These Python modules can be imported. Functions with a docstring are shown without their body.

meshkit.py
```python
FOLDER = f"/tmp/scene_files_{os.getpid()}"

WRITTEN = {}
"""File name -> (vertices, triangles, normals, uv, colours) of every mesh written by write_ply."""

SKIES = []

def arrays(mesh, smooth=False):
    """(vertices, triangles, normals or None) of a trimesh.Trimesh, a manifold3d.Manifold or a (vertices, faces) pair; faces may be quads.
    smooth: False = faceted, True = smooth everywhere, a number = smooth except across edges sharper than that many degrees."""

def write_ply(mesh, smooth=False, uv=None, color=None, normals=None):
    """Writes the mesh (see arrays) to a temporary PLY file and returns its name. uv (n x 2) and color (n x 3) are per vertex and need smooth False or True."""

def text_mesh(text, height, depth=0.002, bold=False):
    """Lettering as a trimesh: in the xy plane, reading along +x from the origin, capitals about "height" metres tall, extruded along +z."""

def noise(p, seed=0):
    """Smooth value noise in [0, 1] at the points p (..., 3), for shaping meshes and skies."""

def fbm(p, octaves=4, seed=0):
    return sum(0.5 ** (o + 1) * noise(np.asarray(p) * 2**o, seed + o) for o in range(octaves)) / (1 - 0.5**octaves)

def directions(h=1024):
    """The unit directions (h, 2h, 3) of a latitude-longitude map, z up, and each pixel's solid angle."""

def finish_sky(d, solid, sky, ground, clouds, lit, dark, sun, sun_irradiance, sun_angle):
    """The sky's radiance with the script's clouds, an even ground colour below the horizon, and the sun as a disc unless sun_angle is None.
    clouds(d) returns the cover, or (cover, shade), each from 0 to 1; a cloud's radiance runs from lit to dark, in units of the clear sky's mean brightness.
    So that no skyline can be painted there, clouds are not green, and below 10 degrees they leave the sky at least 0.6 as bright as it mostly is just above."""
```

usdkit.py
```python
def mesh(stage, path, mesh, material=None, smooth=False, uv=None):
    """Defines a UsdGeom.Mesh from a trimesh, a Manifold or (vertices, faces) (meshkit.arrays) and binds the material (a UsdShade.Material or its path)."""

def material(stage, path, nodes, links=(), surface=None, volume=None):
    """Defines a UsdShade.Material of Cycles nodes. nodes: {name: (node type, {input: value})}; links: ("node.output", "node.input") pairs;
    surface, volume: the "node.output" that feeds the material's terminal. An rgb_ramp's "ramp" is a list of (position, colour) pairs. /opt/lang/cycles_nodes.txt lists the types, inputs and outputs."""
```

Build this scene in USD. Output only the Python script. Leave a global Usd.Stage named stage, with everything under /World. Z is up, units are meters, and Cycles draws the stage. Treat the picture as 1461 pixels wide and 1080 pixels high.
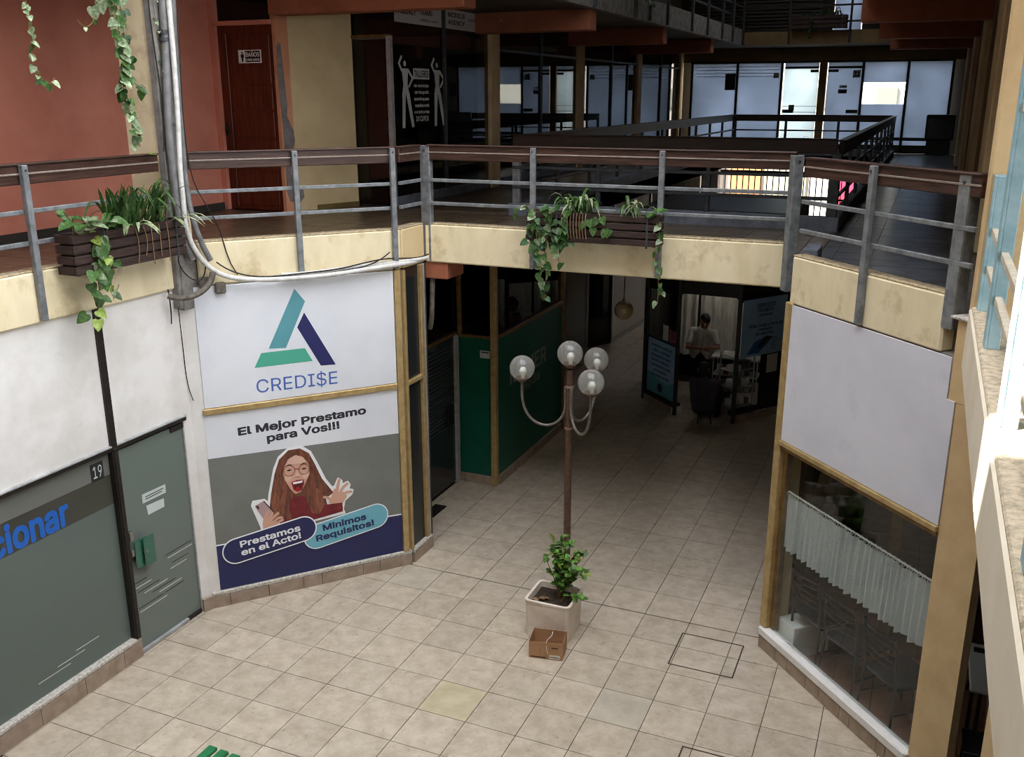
import math, random, numpy as np, trimesh, manifold3d as m3, usdkit, meshkit
from shapely.geometry import Polygon, Point, LineString, box as sbox
from shapely.ops import unary_union
from pxr import Usd, UsdGeom, UsdLux, UsdShade, Gf, Sdf

stage = Usd.Stage.CreateInMemory()
UsdGeom.SetStageUpAxis(stage, 'Z'); UsdGeom.SetStageMetersPerUnit(stage, 1.0)
UsdGeom.Xform.Define(stage, '/World')
rng = random.Random(7); nrng = np.random.default_rng(7)

# ------------------------------------------------------------------ camera, sky, sun, exposure
EYE = np.array([3.924191799787555, -6.498840563571051, 4.960740904165256])
RIGHT = np.array([0.9188841015969595, 0.3945256655516962, -0.001227621008156232])
UP = np.array([-0.11109538739221295, 0.26173388684744703, 0.9587247714416802])
FWD = np.array([-0.37856283855196704, 0.8808205672534668, -0.28433308912393296])
cam = UsdGeom.Camera.Define(stage, '/World/camera')
m = np.eye(4); m[0, :3] = RIGHT; m[1, :3] = UP; m[2, :3] = -FWD; m[3, :3] = EYE
cam.AddTransformOp().Set(Gf.Matrix4d(*m.ravel().tolist()))
cam.CreateHorizontalApertureAttr(36.0); cam.CreateFocalLengthAttr(33.54962636338074)
cam.CreateClippingRangeAttr(Gf.Vec2f(0.05, 500)); cam.CreateExposureAttr(-0.12)

sky = UsdLux.DomeLight.Define(stage, '/World/sky')
sky.CreateIntensityAttr(1.0); sky.CreateColorAttr(Gf.Vec3f(1.9, 1.98, 2.12))
sun = UsdLux.DistantLight.Define(stage, '/World/sun')
sun.CreateNormalizeAttr(True); sun.CreateIntensityAttr(8.0); sun.CreateAngleAttr(0.6); sun.CreateColorAttr(Gf.Vec3f(1.0, 0.95, 0.86))
SUN = np.array([-0.60, -0.35, 0.72]); SUN /= np.linalg.norm(SUN)
sz = SUN; sx = np.cross([0, 0, 1.0], sz); sx /= np.linalg.norm(sx); sy = np.cross(sz, sx)
m = np.eye(4); m[0, :3] = sx; m[1, :3] = sy; m[2, :3] = sz
sun.AddTransformOp().Set(Gf.Matrix4d(*m.ravel().tolist()))

# ------------------------------------------------------------------ naming and tagging
used = {}
def unique(parent, name):
    k = used.get((parent, name), 0); used[(parent, name)] = k + 1
    return f'{parent}/{name}' + (f'_{k:03d}' if k else '')
class T:
    pass
def setd(prim, label=None, cat=None, group=None, kind=None):
    for k, v in (('label', label), ('category', cat), ('group', group), ('kind', kind)):
        if v: prim.SetCustomDataByKey(k, v)
def thing(name, label, cat, base=(0, 0, 0), group=None, kind=None, rotz=0.0):
    t = T(); t.path = unique('/World', name); t.base = np.array(base, float)
    x = UsdGeom.Xform.Define(stage, t.path); x.AddTranslateOp().Set(Gf.Vec3d(*map(float, base))); x.AddRotateZOp().Set(float(rotz))
    t.prim = x.GetPrim(); setd(t.prim, label, cat, group, kind); t.name = name; t.cat = cat; t.group = group
    return t
def cat_(ms):
    if isinstance(ms, (list, tuple)):
        return trimesh.util.concatenate(list(ms)) if len(ms) > 1 else ms[0]
    return ms
def as_tm(mm):
    if hasattr(mm, 'to_mesh'):
        q = mm.to_mesh(); return trimesh.Trimesh(q.vert_properties[:, :3], q.tri_verts, process=False)
    return mm
def part(t, name, mesh, mat, label=None, smooth=False, kind=None):
    """mesh in world coordinates (or in the thing's own ones when the thing stands at the origin)"""
    mesh = as_tm(cat_(mesh)).copy(); mesh.vertices = mesh.vertices - t.base
    p = T(); p.path = unique(t.path, name); p.base = t.base
    g = usdkit.mesh(stage, p.path, mesh, M(mat), smooth=smooth); p.prim = g.GetPrim(); setd(p.prim, label, None, None, kind)
    return p
def single(name, mesh, mat, label, cat, base=None, group=None, kind=None, smooth=False):
    mesh = as_tm(cat_(mesh)).copy()
    if base is None:
        b = mesh.bounds; base = ((b[0][0] + b[1][0]) / 2, (b[0][1] + b[1][1]) / 2, b[0][2])
    mesh.vertices = mesh.vertices - np.array(base)
    t = T(); t.path = unique('/World', name); t.base = np.array(base, float)
    g = usdkit.mesh(stage, t.path, mesh, M(mat), smooth=smooth); g.AddTranslateOp().Set(Gf.Vec3d(*map(float, base)))
    t.prim = g.GetPrim(); setd(t.prim, label, cat, group, kind)
    return t
def copy(src, base, rotz, label, group=None):
    path = unique('/World', src.name)
    x = UsdGeom.Xform.Define(stage, path)
    x.GetPrim().GetReferences().AddInternalReference(src.path)
    x.GetPrim().GetAttribute('xformOp:translate').Set(Gf.Vec3d(*map(float, base))); x.GetPrim().GetAttribute('xformOp:rotateZ').Set(float(rotz))
    x.GetPrim().SetInstanceable(True)
    setd(x.GetPrim(), label, src.cat, group or src.group)
    return x

# ------------------------------------------------------------------ materials
def lin(h):
    h = h.lstrip('#'); c = np.array([int(h[i:i + 2], 16) / 255 for i in (0, 2, 4)])
    return np.where(c <= .04045, c / 12.92, ((c + .055) / 1.055) ** 2.4)
DEF, made = {}, {}
def dmat(name, **k): DEF[name] = k
def M(name):
    if name in made: return made[name]
    k = dict(DEF[name]); kind = k.pop('kind', 'solid'); path = '/World/Looks/' + name
    c1 = lin(k.get('c', '#808080')); c2 = lin(k['c2']) if 'c2' in k else c1
    if kind == 'solid':
        nodes = {'p': ('principled_bsdf', {'roughness': k.get('r', .6), 'metallic': k.get('m', 0.), 'specular_ior_level': k.get('s', .4), 'base_color': tuple(c1)})}
        links = []
        if 'coat' in k: nodes['p'][1]['coat_weight'] = k['coat']
        if 'c2' in k or 'bump' in k:
            nodes['g'] = ('texture_coordinate', {}) if k.get('obj') else ('geometry', {})
            src = 'g.object' if k.get('obj') else 'g.position'
            nodes['map'] = ('mapping', {'scale': k.get('st', (1, 1, 1))}); links.append((src, 'map.vector'))
            nodes['n'] = ('noise_texture', {'scale': k.get('ns', 6.), 'detail': k.get('nd', 5.), 'roughness': k.get('nr', .6)}); links.append(('map.vector', 'n.vector'))
        if 'c2' in k:
            lo, hi = k.get('lo', .38), k.get('hi', .64)
            nodes['rp'] = ('rgb_ramp', {'ramp': [(0, c1), (lo, c1), (hi, c2), (1, c2)]}); links.append(('n.fac', 'rp.fac'))
            out = 'rp.color'
            if 'c3' in k:    # patches of a third colour, from a second coarser noise
                nodes['n2'] = ('noise_texture', {'scale': k.get('ns3', 2.), 'detail': 6., 'roughness': .65}); links.append((src, 'n2.vector'))
                lo3 = k.get('lo3', .6)
                nodes['r3'] = ('rgb_ramp', {'ramp': [(0, (0, 0, 0)), (lo3, (0, 0, 0)), (min(lo3 + k.get('w3', .08), 1), (1, 1, 1)), (1, (1, 1, 1))]}); links.append(('n2.fac', 'r3.fac'))
                nodes['mx'] = ('mix', {'color2': tuple(lin(k['c3']))}); links += [('r3.color', 'mx.fac'), (out, 'mx.color1')]; out = 'mx.color'
            if k.get('rand'):
                nodes['oi'] = ('object_info', {}); nodes['mr'] = ('map_range', {'to_min': 1 - k['rand'], 'to_max': 1 + k['rand']}); links.append(('oi.random', 'mr.value'))
                nodes['hs'] = ('hsv', {}); links += [('mr.result', 'hs.value'), (out, 'hs.color')]; out = 'hs.color'
            links.append((out, 'p.base_color'))
        if 'bump' in k:
            nodes['b'] = ('bump', {'strength': k['bump'], 'distance': k.get('bd', .01)})
            links += [('n.fac', 'b.height'), ('b.normal', 'p.normal')]
        made[name] = usdkit.material(stage, path, nodes, links, surface='p.BSDF')
    elif kind == 'pane':      # glass: see-through (tinted), mirror by fresnel
        made[name] = usdkit.material(stage, path, {'t': ('transparent_bsdf', {'color': tuple(c1)}), 'gl': ('glossy_bsdf', {'roughness': k.get('r', .0), 'color': (1., 1., 1.)}),
            'f': ('layer_weight', {'blend': .5}), 'pw': ('math', {'math_type': 'power', 'value2': 4.5}), 'ma': ('math', {'math_type': 'multiply_add', 'value2': .8, 'value3': k.get('f0', .03)}), 'mx': ('mix_closure', {})},
            [('f.facing', 'pw.value1'), ('pw.value', 'ma.value1'), ('ma.value', 'mx.fac'), ('t.BSDF', 'mx.closure1'), ('gl.BSDF', 'mx.closure2')], surface='mx.closure')
    elif kind == 'frost':     # frosted film on glass: part diffuse, part see-through, with a sheen
        made[name] = usdkit.material(stage, path, {'t': ('transparent_bsdf', {'color': tuple(lin(k.get('tint', '#c8d4cc')))}), 'd': ('principled_bsdf', {'base_color': tuple(c1), 'roughness': k.get('r', .3), 'specular_ior_level': .6}),
            'mx': ('mix_closure', {'fac': k.get('fac', .75)})}, [('t.BSDF', 'mx.closure1'), ('d.BSDF', 'mx.closure2')], surface='mx.closure')
    elif kind == 'milk':      # translucent white film lit from behind
        made[name] = usdkit.material(stage, path, {'t': ('translucent_bsdf', {'color': tuple(c1)}), 'd': ('principled_bsdf', {'base_color': tuple(c2), 'roughness': .12, 'specular_ior_level': .6}),
            'g': ('geometry', {}), 'n': ('noise_texture', {'scale': .8, 'detail': 2.}), 'rp': ('rgb_ramp', {'ramp': [(0, c1 * .55), (.35, c1 * .75), (.65, c1), (1, c1)]}),
            'mx': ('mix_closure', {'fac': k.get('fac', .3)})}, [('g.position', 'n.vector'), ('n.fac', 'rp.fac'), ('rp.color', 't.color'), ('t.BSDF', 'mx.closure1'), ('d.BSDF', 'mx.closure2')], surface='mx.closure')
    elif kind == 'leaf':
        made[name] = usdkit.material(stage, path, {'tc': ('texture_coordinate', {}), 'n': ('noise_texture', {'scale': k.get('ns', 40.), 'detail': 2.}), 'rp': ('rgb_ramp', {'ramp': [(0, c1), (k.get('lo', .45), c1), (k.get('hi', .6), c2), (1, c2)]}),
            'oi': ('object_info', {}), 'mr': ('map_range', {'to_min': .65, 'to_max': 1.25}), 'hs': ('hsv', {}), 'p': ('principled_bsdf', {'roughness': .4, 'specular_ior_level': .35}),
            'tr': ('translucent_bsdf', {}), 'mx': ('mix_closure', {'fac': .25})},
            [('tc.object', 'n.vector'), ('n.fac', 'rp.fac'), ('rp.color', 'hs.color'), ('oi.random', 'mr.value'), ('mr.result', 'hs.value'), ('hs.color', 'p.base_color'), ('hs.color', 'tr.color'), ('p.BSDF', 'mx.closure1'), ('tr.BSDF', 'mx.closure2')], surface='mx.closure')
    elif kind == 'lace':
        made[name] = usdkit.material(stage, path, {'g': ('geometry', {}), 'v': ('voronoi_texture', {'scale': 90., 'feature': 'f1'}), 'rp': ('rgb_ramp', {'ramp': [(0, (1, 1, 1)), (.30, (.8, .8, .8)), (.5, (.15, .15, .15)), (1, (.0, .0, .0))]}),
            't': ('transparent_bsdf', {}), 'p': ('principled_bsdf', {'base_color': tuple(c1), 'roughness': .9}), 'tr': ('translucent_bsdf', {'color': tuple(c1)}), 'm1': ('mix_closure', {'fac': .3}),
            'iv': ('math', {'math_type': 'multiply', 'value2': .32}), 'mx': ('mix_closure', {})},
            [('g.position', 'v.vector'), ('v.distance', 'rp.fac'), ('rp.color', 'iv.value1'), ('p.BSDF', 'm1.closure1'), ('tr.BSDF', 'm1.closure2'), ('iv.value', 'mx.fac'), ('m1.closure', 'mx.closure1'), ('t.BSDF', 'mx.closure2')], surface='mx.closure')
    elif kind == 'glassball':
        made[name] = usdkit.material(stage, path, {'t': ('transparent_bsdf', {'color': tuple(c1)}), 'gl': ('glossy_bsdf', {'roughness': .04}), 'd': ('principled_bsdf', {'base_color': tuple(c2), 'roughness': .3}),
            'lw': ('layer_weight', {'blend': .5}), 'm0': ('mix_closure', {'fac': k.get('fac', .14)}), 'mx': ('mix_closure', {}), 'f': ('math', {'math_type': 'multiply_add', 'value2': .5, 'value3': .045}), 'pw': ('math', {'math_type': 'power', 'value2': 4.}),
            'm1': ('mix_closure', {}), 'p2': ('math', {'math_type': 'power', 'value2': 2.5}), 'ml': ('math', {'math_type': 'multiply', 'value2': .5})},
            [('t.BSDF', 'm0.closure1'), ('d.BSDF', 'm0.closure2'), ('lw.facing', 'p2.value1'), ('p2.value', 'ml.value1'), ('lw.facing', 'pw.value1'), ('pw.value', 'f.value1'), ('ml.value', 'm1.fac'), ('m0.closure', 'm1.closure1'), ('d.BSDF', 'm1.closure2'), ('f.value', 'mx.fac'), ('m1.closure', 'mx.closure1'), ('gl.BSDF', 'mx.closure2')], surface='mx.closure')
    elif kind == 'emit':
        made[name] = usdkit.material(stage, path, {'e': ('emission', {'color': tuple(c1), 'strength': k.get('e', 5.)})}, [], surface='e.emission')
    elif kind == 'wood':
        made[name] = usdkit.material(stage, path, {'g': ('geometry', {}), 'map': ('mapping', {'scale': k.get('st', (1, 1, 12))}), 'n': ('noise_texture', {'scale': k.get('ns', 5.), 'detail': 6.}),
            'rp': ('rgb_ramp', {'ramp': [(0, c1), (.35, c1), (.65, c2), (1, c2)]}), 'p': ('principled_bsdf', {'roughness': k.get('r', .5), 'specular_ior_level': k.get('s', .4)}), 'b': ('bump', {'strength': .15, 'distance': .004})},
            [('g.position', 'map.vector'), ('map.vector', 'n.vector'), ('n.fac', 'rp.fac'), ('rp.color', 'p.base_color'), ('n.fac', 'b.height'), ('b.normal', 'p.normal')], surface='p.BSDF')
    return made[name]

dmat('tile', c='#c9bba8', c2='#b1a28e', ns=6., nd=9., nr=.7, lo=.38, hi=.62, r=.33, s=.45, rand=.06, c3='#9d8c76', ns3=13., lo3=.6, w3=.12)
dmat('tile_yellow', c='#cabd9f', c2='#b6a98b', ns=5., nd=8., r=.35)
dmat('tile_grey', c='#c3b8a6', c2='#b0a493', ns=5., nd=8., r=.35)
dmat('grout', c='#2f2822', c2='#241e19', ns=20., r=.9)
dmat('joint', c='#4b3f36', r=.9)
dmat('skirt', c='#a89584', c2='#94816f', ns=9., nd=6., r=.45, rand=.06)
dmat('cement', c='#cfc8be', c2='#8e867c', ns=45., nd=6., r=.95, bump=.8, lo=.45, hi=.7)
dmat('whitewall', c='#efece8', c2='#dfdad4', ns=2.2, nd=6., r=.85, bump=.15, c3='#c9c0b6', ns3=3.2, lo3=.66, w3=.2)
dmat('cream', c='#efe0bc', c2='#e4d4ad', ns=2.2, nd=8., st=(2.4, 2.4, 1.), r=.9, bump=.3, c3='#c4ae86', ns3=3.5, lo3=.55, w3=.2)
dmat('parapet', c='#eadfca', c2='#dfd2b8', ns=2., nd=7., r=.9, bump=.2, c3='#cdbd9e', ns3=3., lo3=.64, w3=.2)
dmat('cream_top', c='#c9b592', c2='#8e8068', ns=30., nd=8., r=.95, bump=.9, lo=.42, hi=.66)
dmat('buff', c='#dcbf90', c2='#d0b082', ns=4., nd=6., r=.85, bump=.2, c3='#9b8258', ns3=4., lo3=.69, w3=.1)
dmat('rubble', c='#d6c4a8', c2='#978a74', ns=24., nd=9., r=.95, bump=1., bd=.02, lo=.42, hi=.72)
dmat('concrete', c='#8e8a84', c2='#6f6b66', ns=8., nd=7., r=.9, bump=.3)
dmat('concrete_blue', c='#777c86', c2='#5f646e', ns=8., nd=7., r=.85)
dmat('pink', c='#dd8f79', c2='#cf806b', ns=1.6, nd=5., r=.85, bump=.08, c3='#e2a08a', ns3=1.2, lo3=.62, w3=.25)
dmat('orange', c='#dc9c78', c2='#d08c68', ns=2., r=.85)
dmat('plaster_grey', c='#8d8583', c2='#78706e', ns=12., r=.95, bump=.4)
dmat('yellow', c='#e0c89c', c2='#d0b88c', ns=1.8, nd=6., r=.85, bump=.1, c3='#b9a17c', ns3=2.4, lo3=.63, w3=.25)
dmat('terracotta', c='#a8674c', c2='#985a42', ns=3., nd=6., r=.85, c3='#c8a48c', ns3=7., lo3=.68, w3=.04)
dmat('tan_dark', c='#8f7754', c2='#7c6647', ns=2., r=.85)
dmat('soffit', c='#6f675b', c2='#5f574c', ns=2., r=.9)
dmat('dado', c='#7a6a3a', c2='#6a5a30', ns=4., r=.6)
dmat('upper_tile', c='#6e5e4a', c2='#5b4c3b', ns=6., nd=6., r=.28, rand=.12)
dmat('upper_grout', c='#2a221b', r=.8)
dmat('slate_tile', c='#58595c', c2='#45464a', ns=6., nd=6., r=.25, rand=.22)
dmat('steel', c='#8d9092', c2='#6f7274', ns=14., nd=6., r=.55, m=.3)
dmat('steel_dark', c='#4c5053', c2='#3a3d40', ns=14., nd=6., r=.55, m=.3)
dmat('blue_steel', c='#a6c4cb', c2='#8cb0b9', ns=9., nd=6., r=.5, c3='#55727a', ns3=30., lo3=.72, w3=.03)
dmat('cream_rail', c='#d9cfbb', c2='#c2b69e', ns=12., r=.6)
dmat('rail_wood', kind='wood', c='#4e352c', c2='#33221c', st=(1, 1, 14), ns=4., r=.45)
dmat('rail_dark', kind='wood', c='#33241d', c2='#211712', st=(1, 1, 14), ns=4., r=.5)
dmat('rail_strip', c='#93857a', c2='#7d6f64', ns=20., r=.5)
dmat('black_metal', c='#1d1916', c2='#2c2520', ns=20., r=.5)
dmat('gold', c='#c2a775', c2='#ac9160', ns=12., r=.42, m=.25)
dmat('gold_dark', c='#86683c', c2='#6c5230', ns=12., r=.45, m=.3)
dmat('frame_grey', c='#b9b9ba', c2='#9d9c9c', ns=10., r=.5, m=.2)
dmat('frost_dark', kind='frost', c='#6c7872', fac=.82, r=.22)
dmat('frost_top', kind='frost', c='#7d7f79', fac=.82, r=.25)
dmat('clear_band', kind='frost', c='#66645b', fac=.5, r=.06)
dmat('frost_door', kind='frost', c='#7b8680', fac=.80, r=.2)
dmat('smoke', kind='frost', c='#2b2f31', fac=.85, r=.12, tint='#303030')
dmat('pane_clear', kind='pane', c='#f8fbfa', f0=.022)
dmat('pane_dark', kind='pane', c='#b4b6b4', f0=.07)
dmat('pane_black', kind='pane', c='#7e8080', f0=.04)
dmat('film', kind='milk', c='#a6b0be', c2='#ccd2dc', fac=.25)
dmat('film_bright', kind='milk', c='#d2dcde', c2='#dde6ea', fac=.12)
dmat('sign_white', c='#e9ebf0', c2='#dfe2e9', ns=1.2, r=.45, s=.5)
dmat('board_white', c='#e3e3ec', c2='#d9d9e3', ns=1.5, nd=5., r=.5, c3='#cfcfd9', ns3=2.5, lo3=.6, w3=.25)
dmat('poster_grey', c='#7e807b', c2='#747671', ns=1.5, r=.4)
dmat('navy', c='#2c2f5e', c2='#272a55', ns=2., r=.4)
dmat('logo_teal', c='#5f9ea8', r=.4); dmat('logo_green', c='#53ad93', r=.4); dmat('logo_navy', c='#2f3163', r=.4)
dmat('logo_blue', c='#4f6db4', r=.4); dmat('ink', c='#34343a', r=.5); dmat('white_ink', c='#f2f2f4', r=.5)
dmat('pill_blue', c='#74b6c9', r=.4); dmat('blue_letter', c='#1c66c4', r=.35, s=.5)
dmat('hair', c='#5a3a2c', c2='#8a5240', ns=12., st=(3, 3, .6), r=.5); dmat('hair_dark', c='#3c2620', r=.5); dmat('hair_tip', c='#96604a', c2='#7a4636', ns=14., st=(3, 3, .6), r=.5)
dmat('skin_print', c='#d6a690', r=.5); dmat('skin_light', c='#e0b7a4', r=.5); dmat('lip', c='#a02c35', r=.4); dmat('mouth_dark', c='#5a1c22', r=.5)
dmat('sweater', c='#7e2c30', c2='#6c2429', ns=14., r=.7); dmat('phone_print', c='#b79c9c', r=.4); dmat('glasses_print', c='#93644f', r=.5)
dmat('sticker', c='#cdd6d2', r=.5); dmat('handle_glass', c='#2f6553', r=.08, s=.8); dmat('chrome', c='#a9a6a2', r=.3, m=.9)
dmat('green_panel', c='#0f5e4d', c2='#0c5344', ns=2., r=.35); dmat('green_ink', c='#8e9a90', r=.5)
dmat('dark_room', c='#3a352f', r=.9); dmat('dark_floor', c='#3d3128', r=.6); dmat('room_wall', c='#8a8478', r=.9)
dmat('white_plaster', c='#c9c8c6', r=.8)
dmat('brown_tile', c='#8d6350', c2='#7a5442', ns=5., r=.35, rand=.1)
dmat('lamp_brown', c='#6a5043', c2='#523c31', ns=25., r=.5, m=.2); dmat('lamp_band', c='#8d7360', r=.4, m=.4)
dmat('lamp_arm', c='#7b746c', c2='#655e56', ns=25., r=.45, m=.3); dmat('globe', kind='glassball', c='#f2f4f2', c2='#e6e2da', fac=.15)
dmat('globe_amber', kind='glassball', c='#d8cbb0', c2='#a39478', fac=.4); dmat('bulb', c='#f0ece6', r=.3)
dmat('pot', c='#eaddd0', c2='#dccbb9', ns=5., nd=6., r=.6, c3='#b29d88', ns3=6., lo3=.66, w3=.15); dmat('soil', c='#2b211a', c2='#4a3c30', ns=40., r=1., bump=1.)
dmat('carton', c='#b48c68', c2='#a57e5c', ns=5., r=.85); dmat('carton_in', c='#a07a5a', r=.9); dmat('carton_ink', c='#4c3626', r=.9); dmat('label_white', c='#d4cfc6', r=.6)
dmat('bench_green', c='#1f7a4a', c2='#196a3f', ns=9., r=.35)
dmat('slat', kind='wood', c='#43312b', c2='#2c201c', st=(1, 1, 10), ns=6., r=.7)
dmat('leaf_green', kind='leaf', c='#41602f', c2='#587a40'); dmat('leaf_pale', kind='leaf', c='#7d9268', c2='#aab894'); dmat('leaf_lime', kind='leaf', c='#7f9640', c2='#9cae52')
dmat('leaf_dark', kind='leaf', c='#30512a', c2='#44683a'); dmat('leaf_bush', kind='leaf', c='#4c7f34', c2='#86ad52'); dmat('blade_green', kind='leaf', c='#3a5a2a', c2='#55733a'); dmat('blade_pale', kind='leaf', c='#8f9f72', c2='#b9c09a'); dmat('dry', kind='leaf', c='#8d6c4c', c2='#a98a66')
dmat('stem', c='#6a5a36', r=.7); dmat('root', c='#8a6a4a', r=.9)
dmat('pvc', c='#dcdad6', c2='#c3c0ba', ns=14., r=.45); dmat('pvc_grey', c='#7d7c7b', c2='#666564', ns=10., r=.5); dmat('cable', c='#26221f', r=.6); dmat('rag', c='#7a7268', c2='#5a534b', ns=20., r=.9)
dmat('door_wood', kind='wood', c='#6a2c16', c2='#4c1d0e', st=(9, 9, .8), ns=3., r=.4); dmat('black_ink', c='#14110f', r=.5)
dmat('lace', kind='lace', c='#eef0f0'); dmat('ring', c='#d6d4ce', r=.5)
dmat('chair_metal', c='#242220', r=.45, m=.4); dmat('chair_seat', c='#37363a', c2='#2e2d31', ns=18., r=.6)
dmat('table_white', c='#dcdcdc', r=.45); dmat('cloth_grey', c='#9a9690', c2='#8b8781', ns=6., r=.9)
dmat('kiosk_blue', c='#a3c3df', c2='#94b7d6', ns=1.5, r=.4); dmat('kiosk_deep', c='#2f5f96', r=.4); dmat('kiosk_ink', c='#1c2a4c', r=.5); dmat('kiosk_black', c='#161616', r=.4)
dmat('tube_light', kind='emit', c='#fff6e8', e=24.)
dmat('shelf_metal', c='#b5b5b3', r=.4, m=.5); dmat('goods_red', c='#9c2f3a', r=.5); dmat('goods_white', c='#cfcdc8', r=.5); dmat('goods_grey', c='#77756f', r=.6); dmat('goods_pink', c='#c06a78', r=.5)
dmat('backdrop', c='#dcd9d2', c2='#bab7b0', ns=4., st=(8, 8, 1), r=.9)
dmat('shirt', c='#c4c0b8', r=.9); dmat('trouser', c='#1b1b1e', r=.9); dmat('jumper', c='#3f3a44', c2='#353038', ns=10., r=.9); dmat('skin', c='#8e6350', r=.6); dmat('hair_black', c='#17120f', r=.6); dmat('shoe', c='#1a1716', r=.6)
dmat('shutter', c='#57504a', r=.6); dmat('facade', c='#aaa69e', c2='#9a958d', ns=1., r=.9); dmat('asphalt', c='#86837e', r=.9); dmat('street_red', c='#c22f4c', r=.6); dmat('street_orange', c='#a5714c', r=.7); dmat('street_cream', c='#a39d80', r=.7)
dmat('banner', c='#d8d0cc', r=.7); dmat('decal', c='#d4d4d0', r=.6); dmat('decal_dark', c='#2b2b2c', r=.6)

# ------------------------------------------------------------------ mesh helpers
def box(x0, x1, y0, y1, z0, z1):
    b = trimesh.creation.box((abs(x1 - x0), abs(y1 - y0), abs(z1 - z0))); b.apply_translation(((x0 + x1) / 2, (y0 + y1) / 2, (z0 + z1) / 2)); return b
class F:
    """a wall seen from the front: s runs to the right along it, n comes out of it, z is up"""
    def __init__(f, x, y, ex, ey):
        L = math.hypot(ex, ey); f.o = np.array([x, y]); f.e = np.array([ex, ey]) / L; f.n = np.array([f.e[1], -f.e[0]]); f.L = L
    def M(f):
        m = np.eye(4); m[:2, 0] = f.e; m[:2, 1] = f.n; m[:2, 3] = f.o; return m
    def p(f, s, n, z): q = f.o + s * f.e + n * f.n; return np.array([q[0], q[1], z])
    def box(f, s0, s1, n0, n1, z0, z1):
        b = box(s0, s1, n0, n1, z0, z1); b.apply_transform(f.M()); return b
    def bev(f, s0, s1, n0, n1, z0, z1, c=.006):
        b = bevel(s0, s1, n0, n1, z0, z1, c); b.apply_transform(f.M()); return b
    def art(f, pts, n0, t=.0012):
        """a flat printed or cut shape on the wall, pts in (s, z)"""
        g = pts if not isinstance(pts, (list, tuple)) else Polygon(pts)
        return f.flat(extrude(g, t), n0)
    def flat(f, mesh, n0):
        mesh = mesh.copy(); v = mesh.vertices.copy(); mesh.vertices = np.column_stack([v[:, 0], v[:, 2] + n0, v[:, 1]]); mesh.invert(); mesh.apply_transform(f.M()); return mesh
    def text(f, s, z, s1, z1, h, n0, bold=False, t=.0012):
        """lettering whose baseline runs from (s, z) to (s1, z1), capitals h tall"""
        def g(txt):
            tm = fat(meshkit.text_mesh(txt, h, t, bool(bold)), t, (0 if bold is True else bold or 0) * h); w = np.hypot(s1 - s, z1 - z); b = tm.bounds
            v = tm.vertices.copy(); v[:, 0] = (v[:, 0] - b[0][0]) * w / (b[1][0] - b[0][0]); a = math.atan2(z1 - z, s1 - s)
            x = s + v[:, 0] * math.cos(a) - v[:, 1] * math.sin(a); y = z + v[:, 0] * math.sin(a) + v[:, 1] * math.cos(a)
            tm.vertices = np.column_stack([x, y, v[:, 2]]); return f.flat(tm, n0)
        return g
def fat(tm, t, w):
    """the lettering with its strokes grown by w"""
    if not w: return tm
    tr = tm.triangles[(tm.face_normals[:, 2] > .9)][:, :, :2]
    return extrude(unary_union([Polygon(q) for q in tr]).buffer(w * .2).buffer(w * .8).simplify(w * .12), t)
def extrude(g, t):
    gs = [q for q in getattr(g, 'geoms', [g]) if q.area > 1e-9]
    return cat_([trimesh.creation.extrude_polygon(q, t, engine='earcut') for q in gs])
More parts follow.
